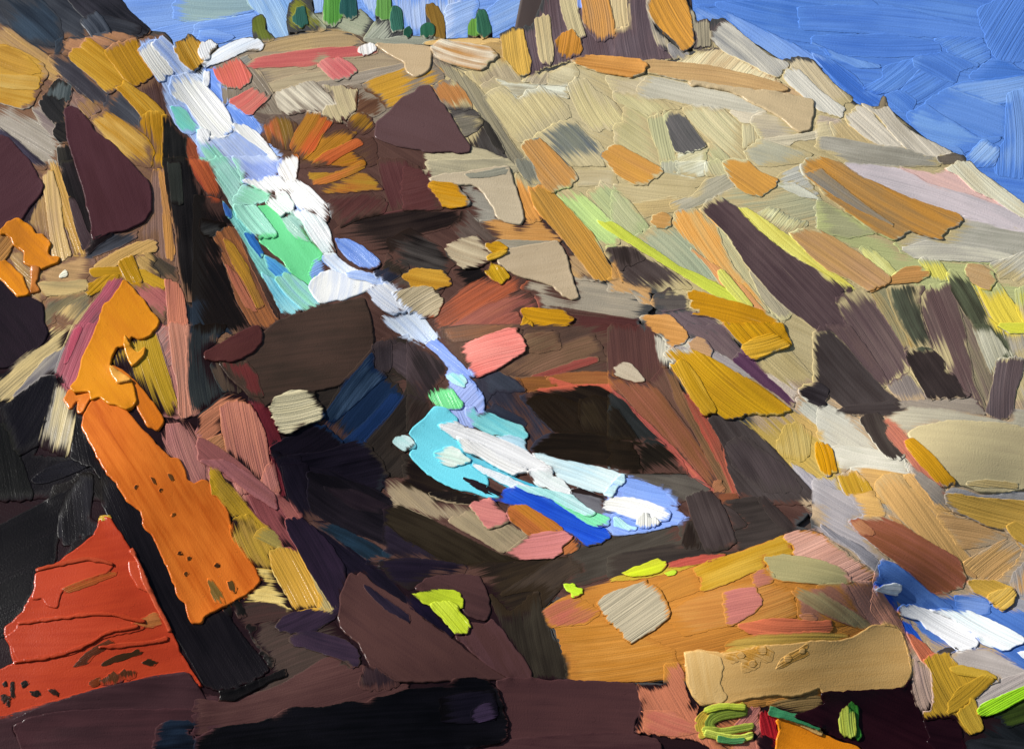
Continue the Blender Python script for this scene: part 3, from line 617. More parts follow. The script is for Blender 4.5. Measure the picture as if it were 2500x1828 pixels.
6c5040 8a5c40 a-12 P 340,20 600,-20 1100,-20 1140,60 900,60 560,130 400,140
68503c 7c5c48 a-22 h3 P 880,460 1100,300 1170,60 1420,40 1520,180 1850,60 2000,340 1900,330 1300,490 1060,510
5c3c30 786048 a-22 P 1170,100 1480,60 1530,210 1300,260 1160,240
8c443c 7c4c40 a-18 h3 P 1220,500 1400,440 1680,340 1900,300 1900,340 1560,450 1300,505
8c5a2c 7a4c2c a4 h3 P 1060,520 1360,500 1500,540 1620,590 1300,630 1180,640
8a5430 9a6438 a0 h3 P 1380,510 1600,460 1900,450 2065,470 2200,560 2065,620 1900,590 1620,590
c06048 b05440 a12 h2 P 1280,635 1500,595 1380,520 1420,510 1640,580 2000,590 2065,640 1600,605
2c2a34 383844 a55 h3 P 590,520 740,440 830,430 930,480 1100,520 1170,650 1140,700 1300,900 1450,1060 1250,1240 1190,1250 1160,990 880,900 740,860 730,680
343842 404450 a35 P 740,460 860,440 1060,540 1180,640 860,640 750,800
282c38 363a48 a30 h2 P 760,850 860,780 1160,940 1160,1000 960,960
1c1510 2c2218 a18 h4 P 1110,700 1300,640 1600,600 1900,600 2065,700 2265,860 2300,1120 2065,1130 1750,1080 1440,1050 1300,900
20170f 2e2318 a42 P 1180,740 1450,680 1720,780 1700,960 1760,1070 1440,1040 1280,900
221a12 342a1c a60 P 1720,740 1850,690 2000,740 2200,1000 2260,1110 2065,1120 1780,1060 1710,900
1e1710 2c2218 a5 h4 P 1210,1260 1280,1150 1390,1080 1750,1070 2065,1130 2265,1160 2320,1460 2065,1400 1650,1350 1350,1280
2a2424 3a2e30 a58 h3 P -20,110 280,290 400,410 380,440 190,740 60,720 -20,670
2e2420 443630 a-60 P -20,690 190,740 250,830 -20,1060
1c1412 2a2018 a20 P -60,1280 200,1450 500,1600 700,1700 400,1760 -60,1740
T fall
7c98e0 a0b4ea a42 h4 P 160,170 270,130 640,490 600,510 740,690 740,860 660,810 560,790 490,700 430,600 380,480 400,410 300,280
a4b4e8 94a6de a-45 h4 P 400,540 600,540 740,700 740,860 640,820 540,780 430,620
94a8e0 a8b8e8 a65 h4 P 290,810 540,780 620,810 680,900 620,1010 480,960 330,900
88d0d4 cce8dc a40 h4 P 370,490 450,460 540,490 580,560 550,615 450,570
66d080 8ce8a0 a65 h6 P 190,680 250,620 400,605 460,680 540,780 480,820 370,820 280,800
6cccdc 74d4e4 a30 k h7 P 0,1070 250,830 350,830 480,930 470,1000 600,1200 620,1380 760,1480 800,1560 760,1640 900,1710 800,1700 600,1650 430,1598 230,1498 0,1290 60,1200 60,1130
98dcd8 64c0cc a28 h6 P 540,830 640,805 680,880 760,870 830,880 980,950 1150,1010 1180,1070 1160,1140 1000,1100 800,1080 620,980
a8d0e0 c8dce8 a20 h4 P 890,1110 1000,1100 1150,1150 1180,1250 1000,1200
d0ece4 a0d4d0 a35 h4 P -160,1120 -60,1090 0,1110 60,1180 50,1220 -60,1250 -160,1160
48b0cc 80d0dc a20 P 540,1270 700,1330 1000,1480 1300,1620 1390,1700 1200,1700 900,1560 620,1400
181214 2a2024 a20 h2 P 520,1510 600,1530 800,1610 960,1700 780,1670 640,1600
1c40b4 2c58c8 a20 h3 P 940,1640 1040,1610 1200,1672 1200,1740 1000,1740
f6f4ec ecebe4 a24 h7 P 300,1000 380,980 470,970 540,1010 700,1050 960,1150 1180,1250 1350,1380 1430,1430 1340,1480 1200,1470 1050,1480 900,1400 700,1260 500,1140 390,1070
f4f0e8 e6e4dc a30 h8 P 500,1140 560,1150 700,1180 900,1300 1100,1400 1190,1450 1040,1490 920,1440 700,1300 540,1250
dcecdc c4e4d4 a15 h6 P 250,1280 340,1230 420,1210 500,1260 620,1360 560,1370 440,1410 330,1380
d4e8ea b0d4e0 a20 h5 P 1240,1280 1350,1280 1500,1330 1800,1390 2065,1450 2170,1500 2170,1580 2065,1680 1800,1640 1500,1520 1430,1420
f0f0ea d8e4e0 a30 h6 P 1200,1450 1340,1440 1430,1440 1440,1510 1540,1540 1640,1672 1560,1740 1400,1620 1290,1600 1210,1510
e8eef0 c8dce8 a25 h4 P 620,1380 900,1480 1080,1560 1290,1640 1450,1740 1250,1740 1000,1590 740,1470
T coral boulder|bright coral pink block with ribbed paint in mid slope|rock
d8746a e48c80 a-15 h9 P 500,220 540,180 760,100 1000,30 1080,40 1110,80 1170,190 1160,250 1060,310 880,420 700,500 640,490 590,400
W 1500 800 4.13
T gully
4e3430 5a3c36 a85 P -60,-20 400,-20 430,200 480,400 560,700 700,900 400,560 -60,500
5c4438 6c4c40 a55 P 380,540 500,400 680,640 880,900 1060,1330 1100,1560 1000,1500 700,1000
7c5034 8a5440 a52 h3 P -60,500 120,540 320,545 420,600 560,780 760,1040 1020,1480 1050,1540 1000,1652 900,1580 560,1160 240,860 100,720 -60,590
b4604c 9c4c48 a45 h2 P -30,620 100,730 240,880 500,1120 720,1350 1000,1652 930,1660 640,1340 330,1020 120,800
6a5038 8a6040 a60 P 500,400 600,460 720,760 900,1080 1130,1440 1260,1690 1180,1740 1050,1540 860,1150 640,780
a85040 8a5440 a63 h3 P 690,660 740,690 870,890 960,940 1060,1180 1150,1400 1250,1690 1200,1690 1080,1420 960,1180
2c2e2e 222422 a45 P -60,640 100,740 320,1000 520,1200 460,1180 280,1150 -60,840
1e1812 2a2218 a50 P -60,800 30,830 270,1180 190,1160 -60,1140
1a1510 28221a a38 h3 P 270,1180 330,1140 440,1160 560,1240 680,1350 745,1490 600,1470 320,1490 250,1380 190,1160
1c160f 2a2016 a4 P -60,1150 180,1170 260,1400 280,1480 0,1420 -60,1410
4c4844 3c3834 a15 P 100,1480 330,1490 640,1480 740,1490 920,1640 900,1740 560,1740 320,1560
5e5850 4c4640 a30 P 700,1560 860,1500 960,1640 900,1740 700,1740
T fall
88a0d8 7490dc a20 P 100,1500 240,1530 420,1590 560,1690 620,1780 -60,1780 -60,1640
T hill
b4b0a0 a09c90 a85 h3 P 400,80 470,90 560,210 740,130 1000,300 700,250 580,390 450,380
8a8284 a09a94 a30 P 560,210 740,160 740,100 980,240 1220,340 1440,520 1200,460 1000,330 780,220
5c4c50 6c5c5c a42 h3 P 700,-20 1140,-20 1200,130 1320,280 1240,360 1000,220 740,60
4c3048 583a50 a42 h3 P 1200,330 1290,240 1500,420 1700,600 1810,730 1800,800 1640,680 1380,480
b8a898 c4b8ac a42 P 1540,480 1640,470 1860,640 1820,760 1700,610
a49468 b4a478 a42 P 1420,340 1760,220 2030,540 1830,620 1700,560 1540,460
b0944c a08c50 a42 h3 P 1280,930 1380,860 1780,840 2065,1010 2265,1300 2265,1740 2000,1740 1800,1460 1560,1210 1400,1060
b8985c a89058 a30 P 1770,850 1900,900 2100,1040 2100,1140 1900,1020
b09c60 a48c50 a80 P 1640,1150 1740,980 1880,980 1980,1060 1960,1300 1900,1340 1700,1300 1640,1220
b8b4a8 a8a89c a40 h3 P 1840,820 1850,700 1960,690 2200,800 2400,960 2400,1340 2265,1300 2065,1020 1960,930
908c94 a8a4a4 a45 P 1760,1350 2000,1500 2200,1652 2400,1740 2000,1740 1860,1560
T darkwed flat_rock|dark charcoal wedge slab under the ribbed ochre fan|rock
3c3432 4c4442 a50 h4 P 950,920 1040,860 1150,940 1260,940 1420,1060 1600,1240 1800,1450 1960,1620 2060,1780 1500,1780 1260,1700 1140,1420 1110,1200
4a4040 3a3232 a58 h2 P 1120,1200 1200,1140 1300,1100 1420,1180 1700,1400 1900,1652 1500,1652 1200,1400
T oratop boulder|pale orange ribbed boulder at the edge of the maroon face|rock
d09858 c08848 a10 h5 P 260,-110 550,-130 600,-90 700,20 745,100 700,160 600,180 570,220 480,80 340,0
T ortan stone|dull tan stone right of the pale orange boulder|stone
b89068 a88460 a15 h4 P 740,160 830,95 930,150 990,230 960,300 860,270 760,230
T ochr
c89418 b88414 a45 h7 P 1090,-30 1690,-30 1710,30 1770,140 1780,190 1700,210 1400,190 1310,180 1200,90
c49018 d8a838 a-15 h8 P 1290,200 1400,130 1560,85 1640,110 1780,190 1620,240 1420,330 1340,300
T ochfan flat_rock|ribbed ochre fan shaped slab in the middle right|rock
c8981c b8881c a40 h8 P 490,270 560,235 760,225 900,290 1180,430 1480,600 1780,840 1700,870 1480,880 1360,870 1200,930 1120,920 1030,860 890,890 840,800 690,590 570,400 600,350
b88c1c c89c30 a58 h5 P 570,390 690,335 780,420 880,580 1000,800 1020,850 890,885 740,640
T bdome boulder|small cream dome shaped boulder at the maroon face|rock
beb098 a89880 a25 h5 P 0,420 70,360 160,380 240,460 310,540 220,545 90,510 0,480
T gully
9a6848 8a5c40 a-40 h2 P 1010,1560 1090,1540 1110,1652 1000,1660
W 2000 800 4.13
T mauve
3a3230 4a4240 a48 h4 P -60,60 0,0 80,20 330,250 600,560 660,640 890,820 620,880 340,880 120,700 -60,560
342c2a 443c3a a-3 h3 P 160,840 300,800 640,770 740,740 890,820 700,880 340,885
5c4a4a 66524e a52 h2 P 60,-20 300,-20 450,180 700,560 650,600 450,380 240,140
T blackstub boulder|black wedge boulder left of the dark mauve slab's lower end|rock
2c2628 403a3c a20 h5 P -225,640 -150,580 0,560 100,640 60,780 0,800 -120,740
T shade
7c726c 8c8078 a65 h2 P 680,590 900,460 960,540 1080,730 830,740
a8a48c c8c4ac a68 h2 P 1540,-20 1700,-20 1950,300 1800,330 1740,480
b0a898 9c9484 a70 h2 P 1850,20 2365,-20 2365,860 2065,860 1960,860 2060,320 1950,290
d8d444 c8c848 a10 h4 P 1810,-30 2085,-30 2085,60 1910,60
988c7c 8c8074 a10 h2 P 760,760 1100,740 1560,720 1690,880 1300,820 800,810
5a4c4c 6a5c5c a95 h4 P 1810,330 1920,305 2060,310 2040,480 1980,620 1950,860 1890,920 1760,900 1690,860 1740,600
302826 403633 a55 h4 P 870,250 960,220 1130,225 1250,350 1260,430 1350,480 1440,640 1540,700 1100,720 1000,540 900,360
T hill
b8b4a4 a4a094 a35 h3 P -20,800 330,890 440,950 600,1250 860,1300 860,1480 300,1440 60,1180 -20,1080
acaa9c c0bcb0 a10 h3 P 120,1220 200,1190 330,1200 600,1250 850,1320 960,1470 600,1430 320,1400 220,1460 160,1340
989084 a8a098 a-60 P 850,1320 960,1440 1100,1700 1000,1740 920,1480
c09858 b08c58 a8 h3 P 310,1420 430,1400 660,1420 940,1480 1060,1690 1100,1760 500,1760 400,1500
b49464 a88c60 a60 h2 P 570,1560 680,1500 800,1480 900,1580 1000,1760 600,1760
8e8a90 a09c9c a45 P -60,1540 150,1500 240,1690 240,1760 -60,1760
T blkpost flat_rock|short black leaning slab left of the big smooth boulder|rock
38302c 48403a a62 h5 P 410,940 480,880 590,880 680,980 670,1060 720,1160 860,1280 840,1330 700,1320 620,1240 520,1100
T terra long_rock|terracotta strip along the left edge of the big smooth boulder|rock
b87058 a86858 a55 h3 P 620,920 690,930 830,1040 960,1200 1100,1380 1220,1580 1250,1690 1180,1720 1080,1560 900,1330 720,1140 670,1060 690,990
T bigbould boulder|large smooth cream boulder at the right edge|rock
b8b098 a8a08c a8 h3 P 680,880 900,800 1300,830 1900,950 1960,830 2365,900 2365,1100 1200,1010 900,1080 780,990 700,940
c8b88c bcac84 a8 k h8 P 900,1080 1000,1010 1300,950 1800,970 2065,1030 2400,1100 2400,1560 2065,1600 1900,1652 1600,1650 1430,1580 1370,1530 1200,1340 1040,1210
c0a468 ccb47c a8 h1 P 1480,1570 1700,1540 2020,1590 2000,1620 1700,1610 1500,1590
T ochbar flat_rock|ochre bar leaning against the big smooth boulder|rock
c08c1c b08018 a50 h6 P 865,1160 930,1130 1010,1190 1130,1290 1370,1560 1290,1620 1180,1560 1000,1370 890,1230
T ochpeg stone|small bright ochre peg left of the grey ribbed slope|stone
c48c10 b47c10 a75 h6 P -30,1160 70,1190 120,1250 180,1460 80,1500 20,1440 -30,1300
T ochleaf stone|ochre green leaf shaped stone below the small ochre peg|stone
b8902c a87c24 a65 h5 P 180,1500 270,1460 360,1460 480,1560 530,1640 500,1740 330,1760 240,1640
W 0 1140 4.13
T cliff
0c0a0d 161316 a-25 h3.4 P -260,720 0,590 240,470 500,330 720,230 840,140 900,200 620,500 580,700 560,960 380,1100 330,1300 180,1500 60,1700 -260,1740
1a181a 2c2a2e a85 h3.4 P 600,470 700,250 850,80 930,90 940,250 900,520 1000,560 960,690 820,720 660,800 590,700
181418 26201f a-30 P 640,900 720,780 830,720 930,690 900,760 760,860
T redslab flat_rock|big glossy red slab at the lower left beside the black slab|rock
c0442c b43c28 a-8 k h9 P 1010,560 1060,520 1120,530 1160,600 1240,730 1320,840 1400,970 1480,1180 1520,1290 1620,1450 1730,1690 1800,1810 1800,1860 1920,2060 2040,2230 1900,2090 1500,2120 1380,2180 1000,2250 700,2330 480,2390 60,2530 -260,2560 -260,2080 0,2060 160,1980 110,1780 50,1680 60,1630 130,1570 230,1480 310,1330 360,1220 370,1100 440,1050 580,990 820,810 960,690 1000,620
c84a34 c04430 a-15 k h6 P 370,1100 440,1050 600,990 850,935 1000,945 1150,1000 1100,1060 860,1160 640,1240 600,1290 580,1420 480,1400 430,1330 330,1340 360,1200
c44832 b83e2a a-3 k h4 P 180,1600 480,1550 850,1510 1080,1500 1280,1540 1470,1590 1450,1640 1200,1690 980,1740 780,1870 540,1910 200,1980 120,1790 70,1720 190,1640
cc5038 c0442e a55 k h6 P 1300,960 1400,970 1480,1180 1520,1270 1400,1220 1320,1080
c8a040 b88c34 a0 h3 P 1010,545 1020,500 1100,495 1125,535
a85c30 b84c2c a-20 h1 P 640,1250 760,1190 1100,1080 1190,1080 960,1180 700,1260
b87048 a8602f a-10 h1 P 1330,1590 1560,1480 1640,1580 1520,1620
W 500 1140 4.13
T gully
8c4c4c 784040 a60 P 380,280 700,280 760,320 980,520 820,540 840,640 940,840 760,820 600,620
c07c70 ac6c60 a75 h3 P 280,150 460,160 560,200 620,0 700,-60 760,260 720,310 500,210 380,290 350,280
8c504c 9c5c54 a50 P 700,290 770,300 890,400 970,520 850,540 780,420
T salm
a06464 905854 a38 h4 P -60,-60 200,60 480,280 740,440 700,290 480,100 200,-60
T ochrow craggy_rock|golden ochre ribbed face to the right of the orange pillar foot|rock
b89028 a08030 a50 h3 P 60,20 130,20 190,130 330,270 500,480 650,620 560,640 400,520 300,520 200,400 110,270 70,150
a8843c b89434 a65 h3 P 260,590 330,510 420,480 540,600 660,640 760,800 720,840 660,900 690,1060 600,1030 460,960 370,830 280,740
8c7c48 a08c48 a28 h2 P 540,640 640,620 740,690 800,820 740,820 660,780 500,710
d0b060 e0c880 a6 h3 P 500,1030 640,1040 700,1060 780,1230 880,1420 800,1420 560,1360 400,1330 520,1220 590,1160
c8983c b88c34 a62 h5 P 660,860 740,830 860,820 950,880 1040,1020 1120,1150 1200,1300 1300,1420 1280,1470 1120,1430 960,1440 900,1420 780,1200 690,1040
988860 b09c60 a62 h2 P 1060,1060 1130,1160 1300,1420 1280,1470 1160,1430 1160,1300
T gully
14101a 221c28 a60 h3 P 780,-20 1040,-20 1060,300 1200,440 1250,560 1120,540 980,520 880,380 820,200
141014 241e24 a28 h4 P 1040,60 1400,140 1700,230 1900,340 1950,390 1880,420 2065,640 2065,900 1700,740 1400,640 1250,560 1060,420
2a2026 1e161c a25 P 1200,220 1500,240 1880,400 1780,470 1500,420
18242e 203444 a28 h3 P 1100,560 1240,560 1440,650 1700,780 1890,910 1660,940 1450,820 1280,680 1140,590
14101a 201a28 a40 h3 P 1060,580 1240,680 1660,950 1900,1150 2080,1380 2065,1420 1900,1300 1700,1180 1600,1070 1560,1080 1430,1090 1300,900
2c2030 1e1824 a62 h5 P 820,560 850,530 980,530 1060,580 1280,800 1410,1000 1420,1180 1390,1300 1380,1480 1300,1450 1200,1280 1060,1060 940,820 860,680
1c1618 2c2424 a5 P 1620,960 2065,930 2265,960 2265,1100 2065,1240 1900,1130
W 1000 1140 4.13
T gully
8c7c64 9c8a6c a45 h3 P -265,160 -240,110 0,170 80,220 220,290 340,350 440,330 600,390 700,520 790,640 980,560 1190,690 1060,800 970,880 700,720 380,540 200,520 0,430 -130,400 -180,330
9a8a6c 86785f a38 h2 P 390,540 440,500 620,450 800,640 980,580 1180,700 1000,850 940,870 620,670
241c18 1a1412 a-15 h2 P 200,270 300,265 440,262 560,285 860,335 740,350 640,372 560,370 340,345
30281c 20180f a28 h4 P -120,380 0,440 200,520 500,680 740,800 980,900 1080,940 1400,950 900,960 580,990 400,970 200,900 -60,740 -250,560 -260,420
1c1620 2c2430 a30 P -260,560 -60,740 380,960 560,1000 -20,930 -260,900
221a28 1a1420 a4 h3 P -300,950 0,930 400,970 560,990 560,1070 300,1130 60,1210 0,1240 -200,1130
28201a 3a2e20 a-18 h3 P 560,990 900,960 1450,920 1600,900 1740,1000 1740,1060 1600,1100 1500,1250 1400,1380 1330,1450 900,1520 780,1250 720,1120 640,1090
342c26 44382e a-35 P 1480,910 1640,900 1760,1010 1600,1110 1540,1200 1340,1420 1330,1260 1200,1240 900,1300
2c261f 3a342a a80 h3 P 800,1260 1000,1480 1300,1240 1330,1430 1400,1600 1440,1700 1560,1940 1600,2130 1230,2150 1210,2060 1000,1740
3c362f 4c463e a-20 h2 P 1600,900 1720,780 1860,780 2065,690 2265,640 2740,560 2740,780 2400,900 2065,1080 1760,1180 1560,1200 1640,1080 1760,1030
T fall
241c1c 342824 a10 h2 P 1620,240 1700,210 1960,310 1990,340 1900,330
5c5a60 747478 a20 h2 P 1600,260 1980,330 1960,400 2065,480 1990,520 1840,440 1700,330
8ca4dc 7c98d8 a25 h2 P 1930,460 2065,480 2400,560 2740,520 2560,620 2200,680 2030,680 1960,620
7898dc 88a4e0 a12 h4 P 2100,220 2100,110 2300,150 2500,230 2600,280 2720,390 2640,410 2400,400 2200,320
8aa4e2 7694da a15 h4 P 2000,560 2065,470 2500,420 2690,420 2800,510 2700,570 2400,650 2065,690
1c48bc 2c5cc8 a25 h6 P 800,320 930,320 960,250 1060,205 1200,270 1430,340 1640,480 1900,620 1970,630 2020,710 1960,750 1800,800 1640,680 1560,640 1300,470 1100,390
74d49c 8ce0b0 a28 h5 P 1450,340 1540,350 1700,420 1880,470 2020,530 1990,590 1920,620 1800,580 1620,460
c8e8e4 a0d8d4 a28 h5 P 1060,200 1300,230 1640,300 1760,400 1890,480 1790,500 1600,420 1430,330 1380,310 1200,260
8cc8c8 c4e4e8 a40 h4 P 2065,560 2100,520 2200,600 2310,630 2200,640 2065,600
f0eee4 d8d6cc a15 h7 P 1940,400 2000,330 2065,310 2220,320 2400,360 2560,430 2620,470 2610,530 2500,560 2400,560 2280,540 2160,500 2065,460 1970,440
dcdcd4 c4c4bc a90 h7 P 2290,590 2310,520 2390,500 2480,530 2510,590 2460,620 2320,620
c0dce0 a0c4d0 a20 h6 P 1980,240 2065,180 2110,80 2170,90 2160,160 2065,250 2030,310 1960,280
T pinkst boulder|pink ribbed stone beside the ochre patch below the turquoise pool|rock
c87c74 b46c68 a12 h6 P 605,400 650,360 810,330 870,390 950,470 990,540 930,600 790,630 740,570 680,480
T ochpatch boulder|ochre orange boulder under the deep blue strand|rock
b07028 a86030 a38 h4 P 970,450 1030,410 1150,400 1260,450 1480,580 1560,650 1300,690 1200,690 1120,610 1020,540
a8683c 985830 a-40 h3 P 1500,870 1600,780 1650,700 1710,770 1700,820 1600,880
T pinkleaf boulder|pink leaf shaped boulder at the edge of the dark hollow|rock
c87c78 b87068 a-8 h5 P 970,870 1080,790 1220,700 1400,660 1560,660 1640,710 1560,790 1520,870 1450,920 1080,935
W 1500 1140 4.13
T gully
4a443e 5c564e a15 h2 P 120,90 330,80 740,100 960,240 740,300 650,380 500,230 300,140
3c342e 2c2624 a-6 h3 P 640,560 760,500 900,700 1200,840 1400,790 1700,690 1460,860 900,900 600,970 400,950 200,1040 0,1100 -60,1100 -60,900 400,800 680,750
241c18 30261f a-80 h3 P 680,800 740,560 800,560 860,760 860,830
7a4830 5a3624 a-5 h3 P 1010,280 1240,270 1280,310 1200,340 1080,350
3e3632 2e2825 a-10 h4 P 1080,360 1430,310 1560,470 1700,600 1760,640 1700,690 1500,770 1260,830 1150,700 1200,600 1330,590
443a38 382f2c a30 h3 P 1060,360 1200,440 1330,580 1220,640 1160,560
302826 3c3330 a50 h3 P 1440,320 1480,280 1820,600 1970,630 1760,650 1640,580
T ropblock flat_rock|short dark brown upright slab under the striped brown wedge|rock
342b2a 463c3a a70 h5 P 725,310 800,270 960,240 1050,350 1120,480 1160,600 1220,770 1080,850 930,850 860,720 800,560
T bigrock great_boulder|large orange ochre boulder block with pink and grey patches, lower right|rock
c07a34 b06c2c a-15 h3 P -740,1450 -560,1330 -330,1220 0,1130 500,1000 900,920 1300,830 1700,690 1900,640 2065,660 2200,780 2400,940 2640,1080 2640,1160 2880,1450 2950,1652 2960,1900 2980,2000 2880,2210 2065,2300 1400,2300 900,2200 700,2150 -450,2200 -500,1900 -600,1700
d0935f c89068 a10 h2 P 1480,2000 1700,2000 1700,2280 1480,2280
b8742c c8843c a-8 h2 P -640,1450 -400,1600 -100,1550 300,1700 600,1850 700,2120 -450,2190 -500,1900
b06844 b85c50 a-25 h3 P -740,1470 -600,1370 -470,1330 -350,1320 -240,1400 -150,1480 -300,1580 -650,1610
c08040 b87438 a-14 h2 P 500,1500 800,1300 1100,1200 1500,1150 1800,1250 1850,1500 1500,1560 1100,1600 700,1700
c07c34 b07030 a-22 h3 P 430,1200 780,1040 860,1180 900,1220 520,1360
b88420 c89838 a-20 h4 P 790,1040 950,950 1300,860 1720,700 1780,780 1800,880 1500,920 1520,1000 1350,1070 1100,1180 890,1250 870,1160
c4a038 b08c2c a-14 h2 P -60,1150 0,1110 300,1080 500,1020 900,950 620,1060 200,1130
b04c40 a04438 a-12 h3 P 520,980 700,930 900,890 1130,880 950,950 700,1000 540,1010
dca08c c88c78 a-25 h4 P 1720,700 1860,650 1960,650 2065,665 2290,830 2440,950 2640,1080 2600,1150 2520,1180 2340,1130 2065,940 1980,940 1830,900 1780,790
b4a070 a49468 a10 h4 P 1510,930 1700,890 2065,950 2280,1030 2400,1160 2380,1180 2065,1170 1700,1150 1600,1120 1560,1000
b46c58 a86454 a-10 h3 P 1370,1090 1530,1010 1600,1120 1600,1160 1430,1210
b88070 a8705c a60 h3 P 2290,1180 2400,1160 2600,1180 2680,1340 2800,1450 2880,1640 2900,1740 2640,1740 2540,1600 2440,1400
9c6450 ac7460 a35 h2 P 1850,1500 1860,1340 2060,1200 2250,1180 2340,1200 2440,1400 2560,1590 2065,1590
b0986c 947854 a38 h3 P 1790,1260 1900,1210 2065,1250 2300,1400 2480,1510 2600,1600 2540,1652 2300,1560 2065,1460 1900,1360
b87458 c47c54 a-2 h3 P 1860,1500 1990,1480 2065,1540 1900,1560
T pinksq stone|pink square patch of stone on the large orange boulder|stone
bc7468 ac6860 a-12 h5 P 1075,1300 1110,1270 1280,1235 1430,1215 1450,1290 1475,1400 1420,1460 1180,1590 1140,1580 1105,1440
T coralb stone|long coral bar of stone on the large orange boulder|stone
d0704c c06848 a3 h5 P 1240,1600 1500,1550 1700,1540 2065,1570 2180,1560 2200,1640 2150,1670 2065,1680 1800,1700 1360,1680
T greyst stone|pale grey chipped stone on the left of the large orange boulder|stone
b0a48a a0967e a-35 h8 P -165,1370 -90,1300 0,1265 200,1200 330,1150 390,1190 460,1260 520,1370 565,1460 540,1520 400,1640 170,1775 120,1750 50,1640 -60,1560 -120,1480
T lime1 moss_tuft|lime yellow moss streak on the top edge of the large orange boulder|moss
c4d028 b0b02c a-16 h6 P 100,1080 200,1020 400,950 450,935 510,965 520,1000 470,1050 380,1080 200,1100
b8d038 a8c030 a-10 h5 P 515,1085 580,1055 630,1055 600,1080 540,1090
T lime2 moss_tuft|small bright lime tuft at the left corner of the large orange boulder|moss
a8cc20 bcdc38 a20 h7 P -515,1195 -400,1190 -380,1230 -310,1240 -340,1290 -430,1320 -430,1270 -480,1240
W 2000 1140 4.13
T hill
8a868a a09a9c a28 h3 P -60,160 0,170 150,240 330,300 420,400 450,490 300,560 460,700 600,860 720,950 610,960 600,1080 440,960 300,820 0,660 -60,640
6c6a70 86848a a35 h2 P 0,580 200,700 400,790 600,960 590,1070 320,810 120,700
c8a060 b89058 a8 h3 P 310,290 540,250 560,300 660,420 660,490 440,500 380,380
c09860 b08c58 a55 h3 P 560,200 620,110 740,65 840,100 900,200 1060,330 1180,480 1240,540 1400,780 1530,920 1620,1120 1500,1100 1300,930 1000,700 820,540 700,400
c49c64 b89058 a45 h2 P 850,90 950,90 1060,250 1380,500 1200,490 1000,260
b08c60 a88458 a10 h3 P 1190,490 1380,500 1600,570 1800,660 1900,720 1700,790 1450,820 1300,650
b48e5c a88654 a-38 h3 P 1450,970 1560,900 1880,730 2000,760 2050,830 1980,960 1800,1120 1700,1160 1600,1120
b08858 a88258 a42 h2 P 700,490 800,540 1000,720 1430,980 1600,1130 1400,1020 1000,760
8c8278 78726c a40 h2 P 900,-20 1260,240 1340,440 1180,400 960,100
847c78 948c84 a5 h2 P 1340,430 1600,550 1920,700 2065,800 2365,800 2365,1240 2065,1320 1980,1300 1960,1160 1760,1180 2000,960 2060,830 1980,740
8c8c94 7c7c84 a20 h2 P 1960,1300 2065,1320 2365,1240 2365,1480 2065,1450 1930,1400
b48c5c a88458 a80 h3 P 1930,1170 1960,1080 2065,970 2365,900 2365,1300 2065,1320 1980,1260
88868a 9c9a98 a10 h2 P 1270,260 1340,200 1480,240 1620,300 1900,260 2365,240 2365,360 2065,350 1500,300
T bstroke flat_rock|long reddish brown slab sloping into the blue stream|rock
8c5438 a0604c a30 h5 P 310,550 440,500 620,500 820,590 1100,760 1400,930 1450,1020 1490,1170 1440,1220 1240,1280 1120,1280 1000,1160 740,930 560,790 420,680 370,640
a86c48 b88460 a30 h3 P 300,560 400,530 540,640 520,690 440,690 370,640
T stream stream|blue stream with white rapids running off the right edge|stream
4c70b4 3c60a8 a30 h3 P 540,1160 620,950 720,960 900,1060 1120,1290 1300,1280 1700,1340 1930,1430 2365,1450 2365,2200 2065,2050 1700,1800 1300,1860 1160,1870 1060,1700 860,1500 700,1300
5c82c8 4a70b8 a38 h3 P 600,1000 640,950 760,980 1100,1260 1350,1430 1200,1440 1060,1420 800,1240 620,1100
6c88c4 5474b4 a10 h3 P 1360,1310 1500,1280 1700,1340 1730,1470 1560,1480 1400,1450
2050b8 1c48ac a50 h3 P 545,1190 600,1170 760,1350 780,1430 720,1440 640,1400 600,1290
1848b4 2454bc a55 h3 P 830,1520 900,1560 1000,1690 1060,1830 1000,1800 880,1690
e8eef8 c8d8f0 a5 h6 P 560,1250 640,1205 760,1190 820,1210 830,1250 780,1300 680,1280
f2f2ea dce4ee a30 h7 P 780,1440 830,1400 930,1390 1120,1460 1300,1530 1560,1710 1600,1770 1550,1830 1390,1850 1200,1700 1080,1620 1010,1540 900,1520 820,1490
eef2ee d0dcec a28 h7 P 1120,1450 1250,1430 1500,1460 1700,1540 1900,1630 2060,1720 2040,1780 1860,1850 1640,1770 1560,1680 1340,1540
e8ecf0 c8d4ec a45 h5 P 2020,1880 2065,1850 2365,1900 2365,2000 2060,1920
T ochbr flat_rock|golden branching slab below the big smooth boulder at the right edge|rock
c8a04c b89040 a14 h6 P 1260,290 1350,280 1600,320 2065,350 2365,360 2365,1000 2065,790 1880,640 1700,590 1500,500 1340,440
c49c44 b08c3c a32 h5 P 1880,600 1960,560 2065,600 2365,800 2365,980 2065,780 1940,690
T ochfish stone|golden fish shaped stone at the edge of the blue stream|stone
c49c44 b08c38 a28 h7 P 1480,1160 1560,1140 1750,1150 1940,1230 1975,1290 1950,1380 1850,1460 1760,1410 1690,1320 1560,1260
c09840 d0ac58 a-40 h6 P 1700,1300 1780,1260 1950,1230 1970,1300 1940,1390 1850,1450 1740,1390
W 0 1428 4.13
T foreground
4c3034 3f272a a-4 h3 P -400,1310 60,1330 300,1240 480,1200 700,1130 1000,1050 1500,930 1860,880 1960,930 2065,1100 2365,1180 2365,1740 -400,1740
